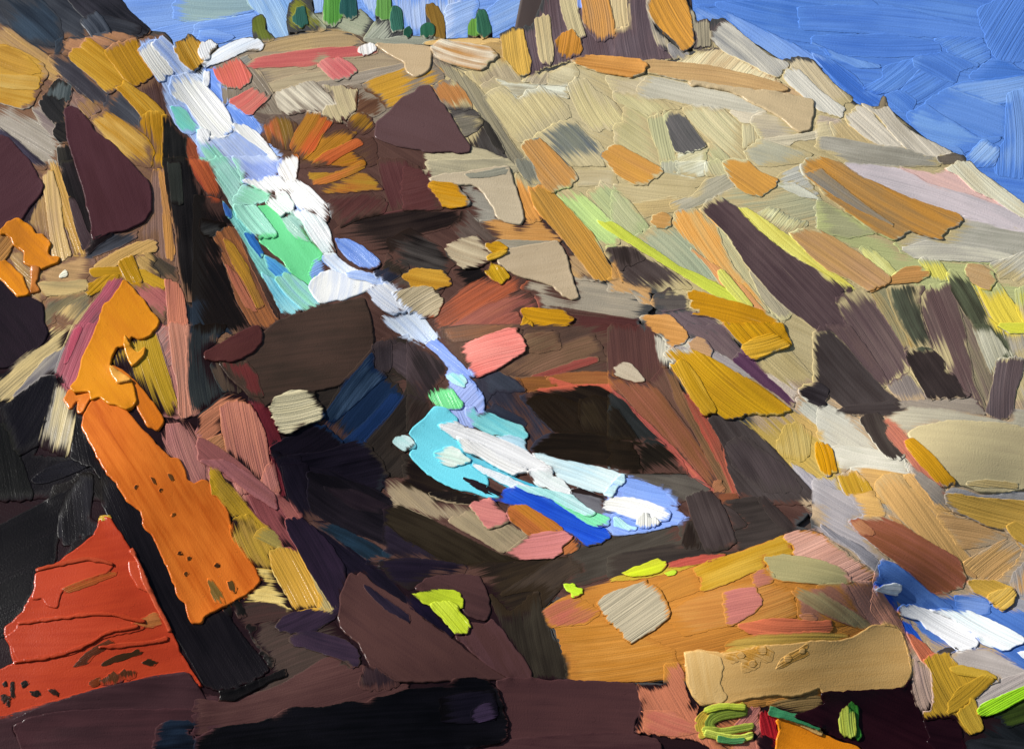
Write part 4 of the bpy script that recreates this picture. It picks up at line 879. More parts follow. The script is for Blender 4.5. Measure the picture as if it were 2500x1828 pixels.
382326 422a2d a-4 k h6 P -400,1400 130,1370 480,1220 1000,1060 1500,960 1900,900 2030,1100 2100,1230 2000,1260 1500,1250 1080,1250 700,1280 300,1350 120,1440 260,1740 -400,1740
44292c 3a2427 a-3 k h5 P 150,1440 300,1350 700,1290 1080,1260 1600,1270 2100,1260 2100,1350 1960,1400 1660,1390 1570,1490 1530,1740 260,1740
T redslab
W 0 1428 4.13
3c2818 4a2c1c a-25 h1 P 1010,820 1060,780 1150,730 1250,700 1330,690 1400,650 1440,690 1330,720 1250,750 1150,770 1080,810
5a2c1c 482418 a-30 h1 P 740,830 830,740 960,640 1120,560 1150,600 1060,650 950,700 880,790
3a2a1c 2c2018 a10 h1 P 1430,790 1500,760 1580,800 1530,810
1a1412 2a1a14 a-20 h1 P 220,1000 270,975 295,1000 240,1040
1a1412 2a1a14 a60 h1 P 120,980 145,985 140,1090 160,1130 100,1150 110,1050
1a1412 2a1a14 a15 h1 P 300,1080 390,1070 415,1110 380,1130 330,1110
201614 3a1e16 a-30 h1 P 0,1130 60,1110 110,1150 40,1190
201614 3a1e16 a40 h1 P 480,1050 560,1060 600,1110 550,1110
201614 3a1e16 a60 h1 P 30,970 60,975 75,1010 50,1020
2a1a16 1c1412 a-20 h1 P 90,1170 105,1200 95,1230 60,1220
6a3018 7a3820 a-10 h1 P 880,1000 1000,940 1020,1000 940,1030
5a3420 4c2818 a80 h1 P 1000,960 1100,900 1300,860 1380,880 1350,940 1200,980 1040,1010
c84c34 b84028 b15 k h9 B 190,400 480,350 850,310 1080,300 1280,335 1470,385
bc442c b03c28 b13 k h8 B 150,790 480,735 780,670 980,550 1130,470 1400,430
c04830 b43e2a b14 k h8 B 1000,640 1250,610 1500,590 1700,550
b84830 a84028 b14 k h8 B 370,-140 640,-200 860,-254 1010,-244 1150,-190
d05c44 c04c34 b16 k h9 B 1330,-340 1420,-180 1500,60 1620,260 1720,480
T pillar
W 0 1140 4.13
4a3018 6a4420 a60 h1 P 1700,80 1730,90 1760,150 1745,160
3a2414 5a3818 a50 h1 P 1365,200 1385,195 1395,220 1375,225
3a2414 5a3818 a30 h1 P 1620,235 1640,240 1640,260 1625,255
4a2c14 6a4018 a60 h1 P 1540,130 1560,140 1575,180 1560,170
5a3818 3a2414 a0 h1 P 1805,870 1830,865 1835,885 1815,890
5a3818 3a2414 a0 h1 P 1890,925 1920,920 1915,940 1895,945
6a4018 3a2414 a0 h1 P 1875,1075 1890,1070 1890,1095 1880,1098
6a4018 3a2414 a0 h1 P 1735,485 1755,480 1755,505 1740,505
8a6830 5c4c24 a58 h1 P 2100,1140 2140,1150 2230,1270 2260,1360 2240,1390 2180,1380 2140,1290
5c4420 3a2c18 a75 h1 P 2300,1170 2340,1150 2370,1220 2400,1240 2380,1270 2330,1260
3a2414 5a3818 a0 h1 P 2180,990 2200,985 2205,1010 2185,1010
T navybar flat_rock|short blue black slab at the left end of the glossy black bar|rock
W 0 1428 4.13
0c0f18 1c2838 a-5 h6 P 1540,1760 1580,1480 1610,1420 1700,1385 1900,1380 1990,1410 1900,1470 1980,1580 1960,1760
W 500 1428 4.13
T foreground
3a2e2a 4a302c a-10 h2 P 380,180 560,170 780,200 900,270 740,340 560,370 400,420 300,300
3c322c 4a3a34 a-20 h3 P 500,560 560,400 740,360 1300,380 1420,540 1560,700 1560,820 1600,1050 1400,1180 900,1220 500,1120 700,900 640,700
4a302e 563a36 a-14 h4 P 480,1110 800,1000 1180,760 1300,730 1480,850 1620,800 1560,1010 1960,1010 2065,1010 2065,1070 1700,1150 1640,1190 1440,1190 1200,1250 880,1230 720,1320 540,1390 240,1430 200,1480 60,1450 0,1500 -100,1500 -100,1170 150,1170
1f1d1a 181614 a62 h3 P 190,260 270,190 350,160 420,300 430,330 380,320 350,340 300,240 260,320
161412 201c1a a-20 h3 P 400,420 460,390 520,430 480,500 560,640 680,760 680,840 600,720 500,560
100e0e 1c1818 a-18 h7 P 140,1075 300,1070 560,960 700,900 820,850 820,910 680,950 500,1060 300,1170 180,1160
362838 241c28 a-25 h5 P 715,430 760,350 880,290 1040,250 1120,240 1290,270 1360,240 1340,310 1240,380 1160,430 1100,480 880,480 780,460
3c2c3a 2c2230 a15 h5 P 865,570 900,520 1000,480 1180,490 1420,560 1540,660 1560,780 1500,840 1430,770 1320,730 1150,670 1000,620 900,610
T brownslab flat_rock|large smooth dark brown slab in the centre foreground|rock
4e3430 462e2c a35 k h9 P 1440,-60 1480,-110 1540,-70 1560,-120 1640,-60 1700,10 2065,220 2200,350 2500,560 2800,780 3080,950 2900,950 2500,960 2300,975 1950,975 1680,820 1560,600 1450,500 1390,440 1350,330 1370,200 1380,100 1420,20
1c1826 2a2230 a45 h2 P 1600,0 1680,50 1900,200 2065,310 2065,380 1850,260 1660,90
2c2026 3a2a2c a80 h3 P 1560,1010 1610,840 1660,820 1760,860 1960,1000 1880,1040 1600,1040
W 1000 1428 4.13
T browntri flat_rock|smooth brown pointed slab right of the lime moss|rock
4a302e 54383a a60 k h7 P 470,510 560,540 620,440 600,380 760,400 830,350 940,480 1020,580 1200,830 1230,900 1225,970 1080,950 1000,940 900,880 740,770 600,650
T browncap flat_rock|small curled brown slab above the lime moss|rock
48302f 3c2828 a20 k h7 P 60,40 180,-60 300,-80 560,-95 700,-70 760,30 790,130 800,260 780,340 700,340 600,300 540,240 530,120 480,60 330,40 120,60
T foreground
141020 20182c a40 h3 P -40,100 60,140 200,220 300,360 470,510 440,530 260,400 0,230
T moss1 moss_patch|bright lime moss patch between the dark brown slabs|moss
b4c42c a0b028 a20 h7 P 40,100 120,75 270,60 430,70 510,100 540,170 510,240 490,200 380,210 240,215 130,180
acbc28 c0d03c a50 h7 P 210,210 300,190 400,180 490,220 500,270 600,370 620,430 580,490 530,500 470,490 340,340 270,270
T foreground
4a2f2f 422a2b a2 k h8 P 880,980 1000,960 1500,965 1800,975 2065,990 2270,1010 2330,1100 2330,1280 2270,1360 2265,1500 2500,1560 2540,1740 560,1740 700,1620 940,1580 980,1480 960,1250
3e2628 4a3030 a3 k h5 P 980,1570 1400,1530 1800,1510 2065,1500 2265,1520 2520,1600 2540,1740 600,1740
T blackbar flat_rock|thick glossy black bar across the bottom foreground|rock
080708 121015 a-4 h10 P -2180,1760 -2150,1560 -2065,1510 -1990,1470 -1825,1430 -1525,1390 -1345,1320 -1245,1260 -1165,1240 -885,1250 -625,1190 -425,1190 -365,1140 -265,1140 0,1060 250,1040 380,1020 450,960 640,950 800,990 870,1060 930,1200 980,1400 975,1540 920,1600 740,1620 560,1670 460,1760
1c1824 0e0c14 a-8 h2 P 300,1150 620,1080 860,1080 900,1250 880,1360 600,1400 340,1380
40324a 2c2234 a-12 h1 P 620,1280 760,1200 880,1190 890,1260 880,1340 700,1390 640,1370
W 1500 1428 4.13
T bigrock
d07858 c07054 a60 h4 P 230,1020 500,1010 510,860 520,810 640,800 690,900 720,1080 780,1220 860,1200 830,1320 840,1460 960,1560 1100,1700 1060,1740 960,1640 840,1570 560,1530 380,1500 210,1480 250,1380 270,1200
c86c58 d07c60 a20 h3 P 290,1280 600,1280 800,1420 850,1480 640,1520 300,1480
c4744c b86848 a30 h3 P 960,1400 1000,1300 1200,1280 1400,1240 1480,1240 1440,1330 1460,1440 1300,1560 1480,1740 1080,1740 960,1560
c07468 b06860 a-50 h4 P 1180,1460 1390,1220 1470,1230 1440,1330 1470,1450 1440,1520 1380,1430
d07c68 b86c58 a55 h3 P 1200,1600 1400,1560 1480,1740 1180,1740
c08040 b07438 a-8 h3 P 1140,1200 1340,1150 1600,1120 1740,1130 1770,1160 1700,1180 1500,1220 1340,1240 1000,1230
9c784c 88683f a-8 h3 P 1530,1190 1770,1140 1900,1100 2065,1030 2100,1160 2080,1240 1900,1340 1740,1290 1600,1250
c49848 b88c40 a-2 h2 P 1140,560 1500,500 2065,480 2380,500 2265,570 2065,600 1700,640 1400,720 1300,780 1120,700
T tanslab flat_rock|smooth tan slab across the foot of the large orange boulder|rock
d2a868 c89c5c a-6 k h9 P 710,690 780,665 880,665 1060,700 1200,690 1400,640 1600,620 1800,600 2000,570 2240,580 2420,530 2560,440 2600,410 2740,405 2840,430 2900,500 2950,620 2990,760 2995,880 2950,980 2880,1040 2700,1050 2400,1080 2120,1100 2065,1030 1950,1080 1760,1120 1560,1110 1300,1150 1140,1190 1000,1215 880,1205 790,1120 740,980
d8b478 cca464 a80 k h3 P 712,700 780,690 900,690 1060,740 1090,830 1050,1000 1090,1090 1130,1140 1060,1190 900,1200 800,1110 750,980
c08c3c b88438 a20 h1 P 1080,700 1200,650 1300,640 1420,620 1540,640 1600,690 1580,760 1530,780 1480,760 1440,830 1380,860 1320,880 1280,840 1310,780 1250,750 1200,790 1150,760
b88840 c09048 a-30 h1 P 1640,850 1680,760 1780,700 1870,650 1940,600 1960,700 1880,740 1780,780 1690,830
d2a868 c89c5c a0 h1 P 1430,650 1490,620 1530,660 1510,700 1450,690
d0a464 c89c5c a0 h1 P 1345,790 1400,770 1440,800 1400,830 1350,815
d2a868 c89c5c a0 h1 P 1870,660 1910,640 1935,665 1905,695 1875,690
d2a868 c89c5c a0 h1 P 1710,740 1760,725 1790,750 1745,780 1705,770
d2a868 c89c5c a0 h1 P 1240,700 1300,690 1310,730 1250,740
T loop grass_loop|curled lime and dark green grass loop at the bottom edge|grass
c8b844 b89838 b70 h5 B 1300,1240 1080,1250 930,1290 850,1380 870,1470 920,1520
687c30 98a83c b75 h7 B 1340,1280 1140,1290 1010,1330 950,1390 970,1450
ccd058 a8b838 b45 h7 B 1310,1245 1080,1230 930,1270
b8c04c 6c8430 b60 h7 B 890,1470 1060,1480 1250,1460 1400,1430
d4dc64 b0c040 b50 h8 B 910,1500 1070,1540 1250,1560 1400,1520
4c8850 609860 b35 h6 B 1040,1560 1180,1590 1300,1575
T redleaf red_flower|crimson petal between the grass loop and the orange slab|flower
a01c24 b42830 a75 h7 P 1470,1300 1510,1260 1600,1330 1650,1370 1620,1440 1660,1500 1630,1600 1560,1580 1490,1520 1470,1420
T foreground
1c0c12 28141a a40 h3 P 1430,1560 1470,1500 1640,1580 1650,1740 1480,1740
T oranslab flat_rock|bright orange glossy slab at the bottom edge under a green stem|rock
dc8418 cc7814 a25 k h10 P 1630,1380 1680,1350 1760,1360 1900,1420 2065,1480 2200,1560 2450,1640 2560,1740 1640,1740 1640,1560 1670,1480
T stem trailing_vine|green stem with a pale lower edge lying over the orange slab|stem
d0a868 c09858 b30 h8 B 1640,1310 1800,1370 2000,1470 2090,1510
40885c 2e7048 b75 h9 B 1560,1270 1700,1320 1880,1360 2090,1450
W 2000 1428 4.13
T foreground
220a12 2c1018 a25 k h6 P 30,1110 90,1090 260,1090 860,1050 920,960 960,1120 1000,1260 1050,1400 1120,1520 1080,1580 1240,1740 500,1740 440,1640 200,1540 0,1440 -260,1340 60,1210
281018 1e0a12 a10 k h5 P 1050,1370 1200,1330 1350,1350 1430,1460 1450,1560 1490,1740 1240,1740 1090,1580 1130,1540
16181a 22262a a30 h3 P 1440,1560 1520,1500 1560,1500 1660,1460 1600,1340 1800,1300 2400,1200 2400,1740 1480,1740
282a2e 1a1c1e a10 h2 P 1480,1580 1700,1550 2065,1600 2300,1680 2300,1740 1500,1740
T hill
b4988c a48c7c a75 h3 P 900,720 1040,760 1100,860 1150,1000 1150,1180 1100,1270 1030,1290 990,1240 940,1060 940,900
a8a09c 98908c a15 h3 P 1300,740 1350,690 1500,640 1700,650 2065,850 2365,960 2365,1120 2065,1060 1800,1120 1580,1280 1560,1180 1700,1000 1820,950 1700,890 1420,820
988f8c a8a09c a-28 h2 P 1560,1180 1830,960 2065,890 2265,900 2365,1000 2065,1060 1700,1180 1590,1260
3a3636 4a4444 a-5 h2 P 1170,690 1280,640 1360,640 1390,650 1300,700 1240,680
T salmstrip long_rock|salmon strip between the tan slab and the blue stream|rock
b8806c c88c70 a58 h3 P 560,0 640,100 760,260 840,420 900,560 1040,740 1000,760 900,700 860,540 800,430 640,400 520,250
cc7454 bc6848 a52 h5 P 880,480 930,510 1060,600 1190,750 1170,790 1090,800 1030,760 960,640
T ochstar shrub|ochre star shaped shrub beside the lilac rock at right|shrub
b8902c a8842c a60 h4 P 1040,760 1160,710 1300,690 1320,740 1420,820 1680,880 1810,950 1700,1030 1560,1140 1580,1260 1660,1460 1560,1500 1500,1500 1380,1350 1260,1330 1060,1360 1070,1300 1150,1260 1160,1140 1130,860
b8942f c4a03c a15 h4 P 1300,840 1420,820 1680,880 1800,950 1600,930 1400,900
b08c2c a07c24 a-40 h4 P 1300,1200 1400,1050 1660,920 1760,960 1600,1110 1380,1270 1300,1290
b49434 a4842c a62 h4 P 1390,1280 1560,1160 1580,1260 1655,1460 1550,1500 1460,1420
T limestk leafy_plant|bright lime leaf blade at the lower right edge|leaf
3c4c1c 283414 a-20 h4 P 1760,1320 1900,1270 2065,1150 2365,1100 2365,1340 2065,1380 1920,1430 1840,1360
a0d828 8cc424 a-28 h9 P 1590,1270 1640,1210 1800,1140 2065,1030 2365,920 2365,1060 2065,1140 1880,1250 1760,1290 1640,1320
T bud plant_shoot|pale lime and green upright bud on the dark maroon rock|leaf
2c6c24 3c8030 a80 h8 P 290,1230 330,1195 380,1230 385,1430 420,1520 390,1570 340,1520
acb444 8ca048 a85 h9 P 200,1390 220,1280 270,1240 340,1290 355,1420 350,1550 260,1540 210,1480
"""

# ------------------------------------------------------------------ oil paint material
def lin(hexs):
    out = []
    for i in (0, 2, 4):
        c = int(hexs[i:i + 2], 16) / 255.0
        out.append(c / 12.92 if c <= 0.04045 else ((c + 0.055) / 1.055) ** 2.4)
    return out

GAIN = np.ones(3)
def pig(hexs):
    c = np.array(lin(hexs)) * GAIN * ALBEDO
    return np.minimum(c * (.6 + .4 * min(1.0, c.mean() / .03)), .67)

def make_paint():
    m = bpy.data.materials.new('oil_paint')
    m.use_nodes = True
    nt = m.node_tree
    N, L = nt.nodes, nt.links
    b = N['Principled BSDF']
    def attr(name):
        a = N.new('ShaderNodeAttribute'); a.attribute_name = name; return a
    def math_(op, a, b_=None, c=None, clamp=False):
        n = N.new('ShaderNodeMath'); n.operation = op; n.use_clamp = clamp
        for i, x in enumerate((a, b_, c)):
            if x is None: continue
            if isinstance(x, (int, float)): n.inputs[i].default_value = x
            else: L.new(x, n.inputs[i])
        return n.outputs[0]
    def noise(vec, detail, rough=0.5):
        n = N.new('ShaderNodeTexNoise')
        n.inputs['Scale'].default_value = 1.0
        n.inputs['Detail'].default_value = detail
        n.inputs['Roughness'].default_value = rough
        L.new(vec, n.inputs['Vector']); return n.outputs['Fac']
    uv = N.new('ShaderNodeUVMap'); uv.uv_map = 'stroke'
    def scaled(sx, sy, off=0.0):
        mp = N.new('ShaderNodeMapping')
        mp.inputs['Scale'].default_value = (sx, sy, 1)
        mp.inputs['Location'].default_value = (off, off * 1.7, off * .3)
        L.new(uv.outputs[0], mp.inputs[0]); return mp.outputs[0]
    c1, c2 = attr('c1').outputs['Color'], attr('c2').outputs['Color']
    br, grad, pxm = attr('bristle').outputs['Fac'], attr('grad').outputs['Fac'], attr('pxm').outputs['Fac']
    # wet-in-wet streaks of the second colour along the stroke
    st = noise(scaled(1 / 260, 1 / 13), 3, .6)
    st2 = noise(scaled(1 / 120, 1 / 60, 5.0), 2)
    f = math_('ADD', math_('MULTIPLY', math_('SUBTRACT', st, .5), 2.6), math_('MULTIPLY', math_('SUBTRACT', st2, .5), 2.2))
    f = math_('ADD', math_('ADD', f, grad), .42, clamp=True)
    mix = N.new('ShaderNodeMix'); mix.data_type = 'RGBA'
    L.new(f, mix.inputs[0]); L.new(c1, mix.inputs[6]); L.new(c2, mix.inputs[7])
    fine = noise(scaled(1 / 380, 1 / 3.6, 2.0), 2, .6)
    dn = math_('ADD', attr('dry').outputs['Fac'], math_('MULTIPLY', math_('SUBTRACT', math_('ADD', fine, st), 1.0), 1.3))
    mr = N.new('ShaderNodeMapRange'); mr.interpolation_type = 'SMOOTHSTEP'
    mr.inputs[1].default_value = .38; mr.inputs[2].default_value = .82
    L.new(dn, mr.inputs[0])
    dmx = N.new('ShaderNodeMix'); dmx.data_type = 'RGBA'
    L.new(mr.outputs[0], dmx.inputs[0]); L.new(mix.outputs[2], dmx.inputs[6]); L.new(attr('c3').outputs['Color'], dmx.inputs[7])
    val = math_('ADD', math_('MULTIPLY', math_('MULTIPLY', math_('SUBTRACT', fine, .5), .5), br), 1.0)
    vm = N.new('ShaderNodeMix'); vm.data_type = 'RGBA'; vm.blend_type = 'MULTIPLY'; vm.inputs[0].default_value = 1
    cmb = N.new('ShaderNodeCombineColor')
    for i in range(3): L.new(val, cmb.inputs[i])
    L.new(dmx.outputs[2], vm.inputs[6]); L.new(cmb.outputs[0], vm.inputs[7])
    L.new(vm.outputs[2], b.inputs['Base Color'])
    # relief: bristle furrows, slow waves, canvas grain, air-bubble pits in the knifed paint
    fur = fine
    wav = noise(scaled(1 / 260, 1 / 11, 4.0), 1)
    grain = noise(scaled(1 / 4.0, 1 / 4.0, 3.0), 1, .6)
    slow = noise(scaled(1 / 140, 1 / 70, 8.0), 1)
    vor = N.new('ShaderNodeTexVoronoi'); vor.inputs['Scale'].default_value = 1.0
    L.new(scaled(1 / 34, 1 / 34, 6.0), vor.inputs['Vector'])
    pit = math_('MULTIPLY', math_('LESS_THAN', vor.outputs['Distance'], .15), -2.6)
    kn = math_('LESS_THAN', br, .01)
    h = math_('ADD', math_('MULTIPLY', fur, math_('MULTIPLY', br, 2.0)), math_('MULTIPLY', wav, math_('MULTIPLY', br, 1.9)))
    h = math_('ADD', h, math_('MULTIPLY', grain, .55))
    h = math_('ADD', h, math_('MULTIPLY', slow, math_('MULTIPLY', kn, 3.0)))
    h = math_('ADD', h, math_('MULTIPLY', pit, kn))
    bump = N.new('ShaderNodeBump')
    bump.inputs['Strength'].default_value = 1.0
    L.new(math_('MULTIPLY', h, .8), bump.inputs['Height']); L.new(pxm, bump.inputs['Distance'])
    L.new(bump.outputs[0], b.inputs['Normal'])
    dry = attr('dry').outputs['Fac']
    L.new(math_('ADD', math_('MULTIPLY', dry, .35), .22), b.inputs['Roughness'])
    L.new(math_('MULTIPLY', math_('SUBTRACT', 1.0, dry), .10), b.inputs['Specular IOR Level'])
    return m
PAINT = make_paint()

# ------------------------------------------------------------------ strokes of paint laid one over another
U0, V0, CELL = -700, -750, 5.0
GW, GH = int(4200 / CELL), int(3050 / CELL)
BUF = {'hill': np.zeros((GH, GW), np.float32), 'sky': np.zeros((GH, GW), np.float32)}
CBUF = {k: np.zeros((GH, GW, 3), np.float32) + .05 for k in ('hill', 'sky')}
DFUN = {'hill': depth_hill, 'sky': depth_sky}
rng = np.random.default_rng(7)

def chaikin(P, it=1, r=.2):
    for _ in range(it):
        Q = np.roll(P, -1, 0)
        P = np.stack((P * (1 - r) + Q * r, P * r + Q * (1 - r)), 1).reshape(-1, 2)
    return P
def resample(P, step):
    Q = np.vstack((P, P[:1])); seg = np.hypot(*np.diff(Q, axis=0).T)
    s = np.concatenate(([0], np.cumsum(seg))); n = max(8, int(s[-1] / step))
    t = np.linspace(0, s[-1], n, endpoint=False)
    return np.stack((np.interp(t, s, Q[:, 0]), np.interp(t, s, Q[:, 1])), 1)
def area(P):
    x, y = P.T; return .5 * np.sum(x * np.roll(y, -1) - np.roll(x, -1) * y)
def inside(pts, P):
    x, y = pts[:, 0][:, None], pts[:, 1][:, None]
    x1, y1 = P.T; x2, y2 = np.roll(x1, -1), np.roll(y1, -1)
    c = ((y1 > y) != (y2 > y)) & (x < (x2 - x1) * (y - y1) / (y2 - y1 + 1e-9) + x1)
    return c.sum(1) % 2 == 1
def inside_fast(pts, P):
    out = np.zeros(len(pts), bool)
    for i in range(0, len(pts), 6000): out[i:i + 6000] = inside(pts[i:i + 6000], P)
    return out
def scan_mask(cu, cv, P):
    m = np.zeros((len(cv), len(cu)), bool)
    x1, y1 = P.T; x2, y2 = np.roll(x1, -1), np.roll(y1, -1)
    for j, y in enumerate(cv):
        k = (y1 > y) != (y2 > y)
        xs = np.sort(x1[k] + (x2[k] - x1[k]) * (y - y1[k]) / (y2[k] - y1[k]))
        if len(xs): m[j] = np.searchsorted(xs, cu) % 2 == 1
    return m
def edge_dist(pts, P):
    A = P; B = np.roll(P, -1, 0); AB = B - A; den = (AB ** 2).sum(1) + 1e-9
    out = np.empty(len(pts))
    for i in range(0, len(pts), 4000):
        p = pts[i:i + 4000, None, :]
        t = np.clip(((p - A) * AB).sum(2) / den, 0, 1)
        out[i:i + 4000] = np.sqrt((((A + AB * t[..., None]) - p) ** 2).sum(2).min(1))
    return out
def smooth_noise(n, period, r):
    k = max(2, int(round(n / period))); a = r.standard_normal(k)
    x = np.arange(n) / n * k; i = np.floor(x).astype(int); f = x - i; f = f * f * (3 - 2 * f)
    return a[i % k] * (1 - f) + a[(i + 1) % k] * f
def boxmax(a, r):
    o = a.copy()
    for k in range(1, r + 1):
        o[k:] = np.maximum(o[k:], a[:-k]); o[:-k] = np.maximum(o[:-k], a[k:])
    b = o.copy()
    for k in range(1, r + 1):
        b[:, k:] = np.maximum(b[:, k:], o[:, :-k]); b[:, :-k] = np.maximum(b[:, :-k], o[:, k:])
    return b
def boxblur(a, r):
    for ax in (0, 1):
        p = np.pad(a, [(r, r) if i == ax else (0, 0) for i in (0, 1)], mode='edge')
        c = np.cumsum(p, ax, dtype=np.float64)
        z = np.zeros_like(np.take(c, [0], ax)); c = np.concatenate((z, c), ax)
        n = a.shape[ax]
        a = (np.take(c, range(2 * r + 1, 2 * r + 1 + n), ax) - np.take(c, range(0, n), ax)) / (2 * r + 1)
    return a
def sample(f, u, v, iu, iv):
    x = np.clip((u - U0) / CELL - iu, 0, f.shape[1] - 1.001); y = np.clip((v - V0) / CELL - iv, 0, f.shape[0] - 1.001)
    i = x.astype(int); j = y.astype(int); x = x - i; y = y - j
    return f[j, i] * (1 - x) * (1 - y) + f[j, i + 1] * x * (1 - y) + f[j + 1, i] * (1 - x) * y + f[j + 1, i + 1] * x * y
def spine_outline(S, w):
    S = np.array(S); 
    for _ in range(2):
        S = np.vstack((S[:1], np.stack((S[:-1] * .75 + S[1:] * .25, S[:-1] * .25 + S[1:] * .75), 1).reshape(-1, 2), S[-1:]))
    T = np.gradient(S, axis=0); T /= np.hypot(*T.T)[:, None] + 1e-9
    Nn = np.stack((-T[:, 1], T[:, 0]), 1) * w / 2
    return np.vstack((S + Nn, (S - Nn)[::-1])), S, T
HMUL = .62

def stroke_mesh(st, surf, drop=8.0, back=False, dome=0.0):
    r = rng
    S = T = None
    if st['kind'] == 'B':
        P, S, T = spine_outline(st['pts'], st['w'])
    else:
        P = np.array(st['pts'], float)
    knife = st['knife']
    if area(P) < 0: P = P[::-1]
    P = chaikin(P, 1, .13 if S is not None else .06)
    bu = np.ptp(P[:, 0]) * np.ptp(P[:, 1])
    big = abs(area(P)) > 250000
    step = 5.0 if not big else 14.0
    P = resample(P, step)
    n = len(P)
    ang = st['ang']
    if ang is None:
        c = P - P.mean(0); w_, v_ = np.linalg.eigh(c.T @ c); ax = v_[:, 1]; ang = math.degrees(math.atan2(ax[1], ax[0]))
    a = math.radians(ang); D = np.array((math.cos(a), math.sin(a))); Cn = np.array((-D[1], D[0]))
    # ragged ends, gently uneven sides
    tan = np.roll(P, -1, 0) - np.roll(P, 1, 0); tan /= np.hypot(*tan.T)[:, None] + 1e-9
    nor = np.stack((tan[:, 1], -tan[:, 0]), 1)
    endness = np.clip(np.abs(nor @ D) - .45, 0, .55) / .55
    if knife:
        P = P + nor * (smooth_noise(n, 8, r) * 1.1 + smooth_noise(n, 2.0, r) * .9)[:, None]
    else:
        amp = .6 + endness * 2.4
        P = P + nor * (smooth_noise(n, 9, r) * .8 + smooth_noise(n, 1.3, r) * amp)[:, None]
    P = P + nor * (3.5 if not big else 0.0)
    # points
    lo, hi = P.min(0), P.max(0)
    sp = 11.0 if not big else 22.0
    gx, gy = np.meshgrid(np.arange(lo[0] + 2, hi[0], sp), np.arange(lo[1] + 2, hi[1], sp))
    G = np.stack((gx.ravel(), gy.ravel()), 1) + r.uniform(-2, 2, (gx.size, 2))
    rings = [P - nor * 1.7, P - nor * 5.0] if not big else [P - nor * 5]
    C = np.vstack(rings + [G])
    C = C[inside_fast(C, P)]
    dist = edge_dist(C, P)
    keep = dist > 1.2
    C, dist = C[keep], dist[keep]
    pts = np.vstack((P, C)); dist = np.concatenate((np.zeros(n), dist))
    vo, eo, fo, ov, oe, of = delaunay_2d_cdt([Vector(p) for p in pts], [], [list(range(n))], 1, 1e-4, True)
    V2 = np.array([(p.x, p.y) for p in vo])
    src = np.array([o[0] if o else -1 for o in ov])
    dd = np.where(src >= 0, dist[np.clip(src, 0, None)], 0.0)
    # height over what is already there
    buf = BUF[surf]
    pad = 8
    iu0 = max(0, int((lo[0] - U0) / CELL) - pad); iu1 = min(GW, int((hi[0] - U0) / CELL) + pad + 2)
    iv0 = max(0, int((lo[1] - V0) / CELL) - pad); iv1 = min(GH, int((hi[1] - V0) / CELL) + pad + 2)
    sub = buf[iv0:iv1, iu0:iu1].astype(np.float64)
    base = boxblur(boxmax(sub, 2), 3)
    h0 = st['h']
    thin = h0 <= 3.2 and not knife
    hgt = h0 * (.30 if knife else (.12 if thin else (.22 if h0 < 5.5 else .36))) * (.3 if surf == 'sky' else 1.0)
    rim = 9.0 if thin else 1.5
    def profile(d):
        e = np.clip(d / rim, 0, 1); lip = np.exp(-((d - 2.0) / 2.4) ** 2)
        p = (.05 if thin else .3) + (.9 if thin else .62) * e + (.05 if thin else .22) * lip * e
        if dome: p = p + dome * (1 - np.exp(-d / 14.0))
        return p
    k_ = np.clip(dd / 14.0, 0, 1); k_ = k_ * k_ * (3 - 2 * k_)
    raw = sample(sub if thin else boxmax(sub, 1), V2[:, 0], V2[:, 1], iu0, iv0)
    hv = raw * (1 - k_) + sample(base, V2[:, 0], V2[:, 1], iu0, iv0) * k_ + (.06 if thin else .2) + .3 * k_ + hgt * profile(dd)
    # remember the new surface
    cu = U0 + (np.arange(iu0, iu1)) * CELL; cv = V0 + (np.arange(iv0, iv1)) * CELL
    mu, mv = np.meshgrid(cu, cv); mp = np.stack((mu.ravel(), mv.ravel()), 1)
    ins = scan_mask(cu, cv, P).ravel()
    q = np.full(len(mp), 99.0)
    if not big and ins.any(): q[ins] = edge_dist(mp[ins], P)
    kk = np.clip(q / 14.0, 0, 1); kk = kk * kk * (3 - 2 * kk)
    newh = sub.ravel() * (1 - kk) + base.ravel() * kk + .4 + 1.05 * hgt * np.clip(profile(q), 0, 1.1) + dome * hgt
    flat = sub.ravel(); flat[ins] = np.maximum(flat[ins], newh[ins])
    buf[iv0:iv1, iu0:iu1] = flat.reshape(sub.shape)
    csub = CBUF[surf][iv0:iv1, iu0:iu1]
    under = np.stack([sample(csub[..., i], V2[:, 0], V2[:, 1], iu0, iv0) for i in range(3)], 1)
    own = (pig(st['c1']) + pig(st['c2'])) * .5
    tail = r.choice((-1, 1))
    en = np.clip((nor @ D) * tail - .35, 0, 1) > 0
    en2 = np.clip(-(nor @ D) * tail - .35, 0, 1) > 0
    def near(mask):
        if not mask.any(): return np.full(len(V2), 1e3)
        q = P[mask]; o_ = np.empty(len(V2))
        for i in range(0, len(V2), 3000): o_[i:i + 3000] = np.sqrt(((V2[i:i + 3000, None] - q[None]) ** 2).sum(2).min(1))
        return o_
    if knife: dry = np.zeros(len(V2))
    else:
        inr = float(dd.max()); soft = 1.9 if (key in ('hill', 'sky')) else 1.0
        lt, ls, l2 = (min(60.0 * soft, 1.3 * inr), min(12.0 * soft, .32 * inr), min(24.0 * soft, .6 * inr)) if thin else ((min(40.0, .8 * inr), min(7.0, .2 * inr), min(14.0, .3 * inr)) if key == 'fall' else (min(24.0, .5 * inr), min(4.0, .12 * inr), min(8.0, .2 * inr)))
        dry = np.maximum.reduce((1 - near(en) / lt, 1 - near(en2) / l2, (1 - dd / ls) * .9))
        dry = np.clip(dry, 0, 1)
    m2 = ins.reshape(sub.shape)
    csub[m2] = own
    # mesh: top + skirt (+ back)
    fa = np.array([f for f in fo if len(f) == 3], np.int64).reshape(-1, 3)
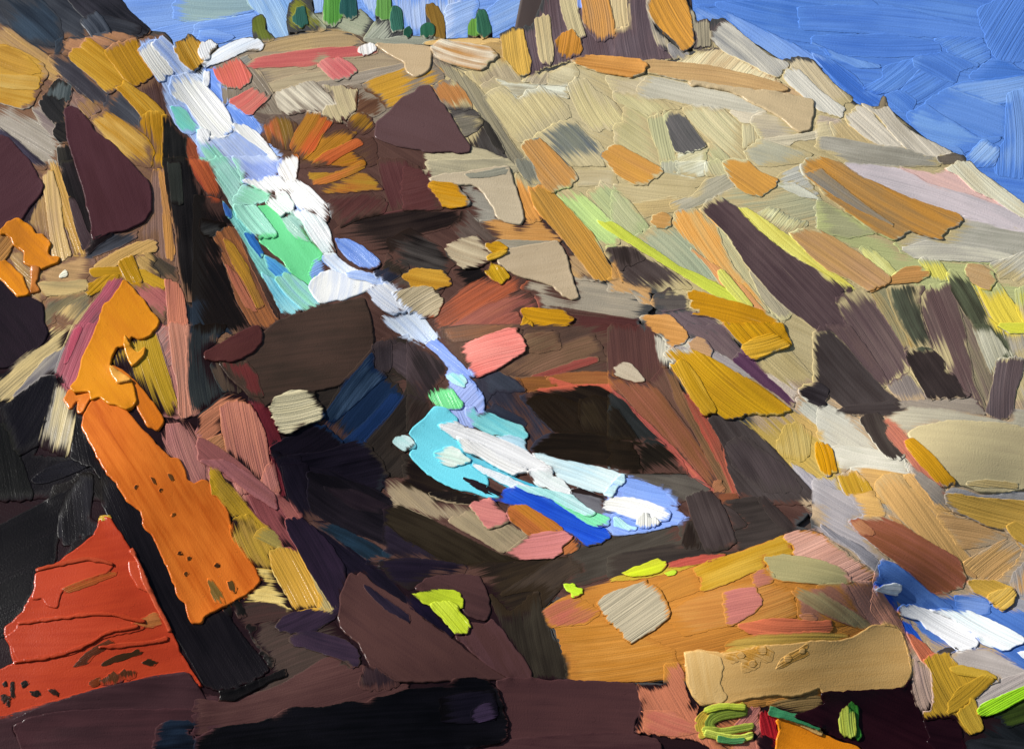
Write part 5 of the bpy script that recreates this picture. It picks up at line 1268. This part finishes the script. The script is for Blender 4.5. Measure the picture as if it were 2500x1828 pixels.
    fa = fa[inside_fast(V2[fa].mean(1), P)]
    faces = fa.tolist()
    ntop = len(faces)
    bidx = {}
    for k, s_ in enumerate(src):
        if 0 <= s_ < n: bidx[int(s_)] = k
    order = [bidx[i] for i in range(n) if i in bidx]
    W = place(V2[:, 0], V2[:, 1], hv, DFUN[surf])
    ou = V2[order]
    Wb = place(ou[:, 0], ou[:, 1], hv[order] - hgt * .25 - drop, DFUN[surf])
    nb = len(W); m_ = len(order)
    for i in range(m_):
        j = (i + 1) % m_
        faces.append([order[j], order[i], nb + i, nb + j])
    if back: faces.append([nb + i for i in range(m_)])
    allv = np.vstack((W, Wb))
    me = bpy.data.meshes.new('stroke')
    me.from_pydata(allv.tolist(), [], faces)
    # paint attributes
    E2 = np.vstack((V2, ou))
    if S is not None:
        dv = E2[:, None, :] - S[None]; k = (dv ** 2).sum(2).argmin(1)
        cum = np.concatenate(([0], np.cumsum(np.hypot(*np.diff(S, axis=0).T))))
        s = cum[k] + (dv[np.arange(len(k)), k] * T[k]).sum(1)
        t = dv[np.arange(len(k)), k, 0] * -T[k, 1] + dv[np.arange(len(k)), k, 1] * T[k, 0]
    else:
        c0 = E2.mean(0); s = (E2 - c0) @ D; t = (E2 - c0) @ Cn
        Ls = max(60.0, np.ptp(s)); bend = r.uniform(-.09, .09) * Ls
        t = t + bend * (s / (Ls / 2)) ** 2 * .5
    tn = (t - t.min()) / max(1e-6, np.ptp(t)) - .5
    off = r.uniform(0, 4000)
    uvl = me.uv_layers.new(name='stroke')
    li = np.empty(len(me.loops), np.int32); me.loops.foreach_get('vertex_index', li)
    uvs = np.stack((s + off, t + off * .37), 1)[li]
    uvl.data.foreach_set('uv', uvs.astype(np.float32).ravel())
    nv = len(allv)
    for nm, col in (('c1', st['c1']), ('c2', st['c2'])):
        at = me.attributes.new(nm, 'FLOAT_COLOR', 'POINT')
        at.data.foreach_set('color', np.tile(np.array(list(pig(col)) + [1.0]), (nv, 1)).astype(np.float32).ravel())
    un = np.vstack((under, under[order]))
    at = me.attributes.new('c3', 'FLOAT_COLOR', 'POINT')
    at.data.foreach_set('color', np.hstack((un, np.ones((nv, 1)))).astype(np.float32).ravel())
    dmid = float(np.mean(allv[:, 1]))
    for nm, arr in (('dry', np.concatenate((dry, dry[order]))), ('bristle', np.full(nv, 0.0 if knife else float(np.clip(.2 + own.mean() * 7.0, .2, 1.0)) * (1.0 + .2 * min(4.0, max(0.0, h0 - 4.0))))), ('grad', tn * 1.6 * st['g']), ('pxm', np.full(nv, dmid / F))):
        at = me.attributes.new(nm, 'FLOAT', 'POINT')
        at.data.foreach_set('value', np.asarray(arr, np.float32))
    me.polygons.foreach_set('use_smooth', np.arange(len(me.polygons)) < ntop)
    me.materials.append(PAINT)
    me.update()
    return me

# ------------------------------------------------------------------ the setting and the things in it
SETTING = {'sky': ('sky', 'sky'), 'hill': ('hillside', 'hill'), 'gully': ('ravine', 'hill'), 'cliff': ('cliff', 'hill'),
           'foreground': ('foreground_ground', 'hill')}
PART = {'waterfall': 'water_strand', 'stream': 'water_strand', 'tree': 'crown', 'shrub': 'foliage', 'grass': 'blade',
        'moss': 'moss_pad', 'tuft': 'blade_clump', 'leaf': 'leaf', 'flower': 'petal', 'stem': 'stem', 'meadow': 'turf_patch',
        'ravine': 'rock_streak', 'rock': 'rock_facet', 'crag': 'rock_facet', 'stone': 'rock_facet'}
GROUPS = {}
link = scene.collection.objects.link

# bedrock under the paint, up to the skyline, with a back slope
SKYL = np.array([(-900, -700), (0, -350), (250, -60), (300, 40), (360, 100), (640, 118), (700, 100), (1000, 118), (1230, 112), (1262, 60),
                 (1310, -330), (1660, -330), (1700, 80), (1780, 75), (1925, 165), (2010, 185), (2095, 262), (2170, 275), (2330, 405), (2520, 545), (2760, 710), (3300, 1000)], float)
def bedrock():
    us = np.arange(-650, 3200, 25.0); rows = 60
    vtx, faces = [], []
    for u in us:
        top = np.interp(u, SKYL[:, 0], SKYL[:, 1]) + 14
        vv = np.linspace(top, 2280, rows)
        p = place(np.full(rows, u), vv, np.full(rows, -9.0), depth_hill)
        b = p[0] + np.array((0, 6.0, -6.0))
        vtx += [tuple(b)] + [tuple(x) for x in p]
    R = rows + 1
    for i in range(len(us) - 1):
        for j in range(R - 1):
            a = i * R + j
            faces.append((a, a + 1, a + R + 1, a + R))
    me = bpy.data.meshes.new('bedrock'); me.from_pydata(vtx, [], faces)
    m = bpy.data.materials.new('bedrock_brown'); m.use_nodes = True
    nt = m.node_tree; nz = nt.nodes.new('ShaderNodeTexNoise'); nz.inputs['Scale'].default_value = 3
    rp = nt.nodes.new('ShaderNodeValToRGB'); rp.color_ramp.elements[0].color = (.03, .018, .014, 1); rp.color_ramp.elements[1].color = (.09, .06, .045, 1)
    nt.links.new(nz.outputs[0], rp.inputs[0]); nt.links.new(rp.outputs[0], nt.nodes['Principled BSDF'].inputs['Base Color'])
    me.materials.append(m)
    me.polygons.foreach_set('use_smooth', np.ones(len(me.polygons), bool))
    o = bpy.data.objects.new('bedrock', me); o['kind'] = 'structure'; link(o)
bedrock()

roots, info = {}, {}
parts = {}
W = (0.0, 0.0, 1.0); key = None
for ln in DATA.strip().splitlines():
    ln = ln.strip()
    if not ln: continue
    if ln.startswith('W '):
        a = ln.split(); W = (float(a[1]), float(a[2]), float(a[3])); continue
    if ln.startswith('T '):
        bits = ln[2:].split(' ', 1); key = bits[0]
        if len(bits) > 1:
            q = bits[1].split('|'); info[key] = (q[0], q[1], q[2], q[3] if len(q) > 3 else None)
        continue
    tok = ln.split()
    st = dict(c1=tok[0], c2=tok[1], ang=None, h=2.0, g=0.0, knife=False, w=0)
    i = 2
    while tok[i] not in 'PB':
        k = tok[i]
        if k[0] == 'a': st['ang'] = float(k[1:])
        elif k[0] == 'h': st['h'] = float(k[1:])
        elif k[0] == 'b': st['w'] = float(k[1:]) / W[2]
        elif k[0] == 'g': st['g'] = float(k[1:])
        elif k == 'k': st['knife'] = True
        i += 1
    st['kind'] = tok[i]
    st['pts'] = [(W[0] + float(p.split(',')[0]) / W[2], W[1] + float(p.split(',')[1]) / W[2]) for p in tok[i + 1:]]
    parts.setdefault(key, [])
    GAIN = {'hill': np.array((1.2, 1.18, 1.14)), 'sky': np.array((1.05, 1.05, .94)), 'fall': np.array((1.0, 1.0, 1.0)),
            'stream': np.array((1.1, 1.1, 1.05)), 'redslab': np.array((.80, .80, .58)), 'bigrock': np.array((.9, 1.0, 1.0))}.get(key, np.ones(3))
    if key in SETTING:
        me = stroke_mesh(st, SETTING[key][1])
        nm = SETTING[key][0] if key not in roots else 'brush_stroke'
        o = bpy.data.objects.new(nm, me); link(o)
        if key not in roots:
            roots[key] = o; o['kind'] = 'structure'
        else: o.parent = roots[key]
    else:
        cat = info[key][2]
        tree = cat == 'tree'
        solid = tree or key in ('tower', 'crag', 'olive', 'oliveb')
        me = stroke_mesh(st, 'hill', drop=26.0 if solid else 8.0, back=solid, dome=.5 if tree else 0.0)
        parts[key].append(me)

for key, meshes in parts.items():
    if key in SETTING or not meshes: continue
    name, label, cat, group = info[key]
    if len(meshes) == 1 and cat != 'tree':
        root = bpy.data.objects.new(name, meshes[0]); link(root)
    else:
        root = bpy.data.objects.new(name, None); root.empty_display_size = .1; link(root)
        co = np.concatenate([np.array([v.co for v in m.vertices]) for m in meshes])
        base = Vector(((co[:, 0].min() + co[:, 0].max()) / 2, co[:, 1].mean(), co[:, 2].min()))
        root.location = base
        owner = {}
        for k, m in enumerate(meshes):
            vc = 914.0 - F * float(np.mean([v.co.z / v.co.y for v in m.vertices]))     # where on the slope it lies
            m.transform(Matrix.Translation(-base))
            nm = PART.get(cat, 'rock_facet'); par = root
            if key == 'fall':                     # waterfall > cascades and pool > strands
                sec = 'upper_cascade' if vc < 430 else 'middle_cascade' if vc < 770 else 'narrow_chute' if vc < 1000 else 'plunge_pool'
                nm = sec if sec not in owner else 'water_strand'
                par = owner.get(sec, root)
            elif k == 0 and cat in ('rock', 'crag'): nm = 'rock_body'
            elif key in ('tower', 'bigrock', 'redslab', 'pillar', 'crag'): par = owner['body']
            o = bpy.data.objects.new(nm, m); link(o); o.parent = par
            if key == 'fall' and par is root: owner[nm] = o
            if k == 0: owner['body'] = o
        if cat == 'tree':
            tm = bpy.data.meshes.new('trunk'); vs_, fs_ = [], []
            for zz, rr in ((-.12, .035), (.25, .02)):
                for k in range(6):
                    an = k * math.pi / 3; vs_.append((rr * math.cos(an), .12 + zz * .6 + rr * math.sin(an), zz))
            for k in range(6): fs_.append((k, (k + 1) % 6, 6 + (k + 1) % 6, 6 + k))
            tm.from_pydata(vs_, [], fs_)
            for nm, col in (('c1', '4a3020'), ('c2', '3a2418')):
                at = tm.attributes.new(nm, 'FLOAT_COLOR', 'POINT')
                at.data.foreach_set('color', np.tile(np.array(lin(col) + [1.0]), (12, 1)).astype(np.float32).ravel())
            tm.materials.append(PAINT)
            o = bpy.data.objects.new('trunk', tm); link(o); o.parent = root
    root['label'] = label; root['category'] = cat
    if group: root['group'] = group
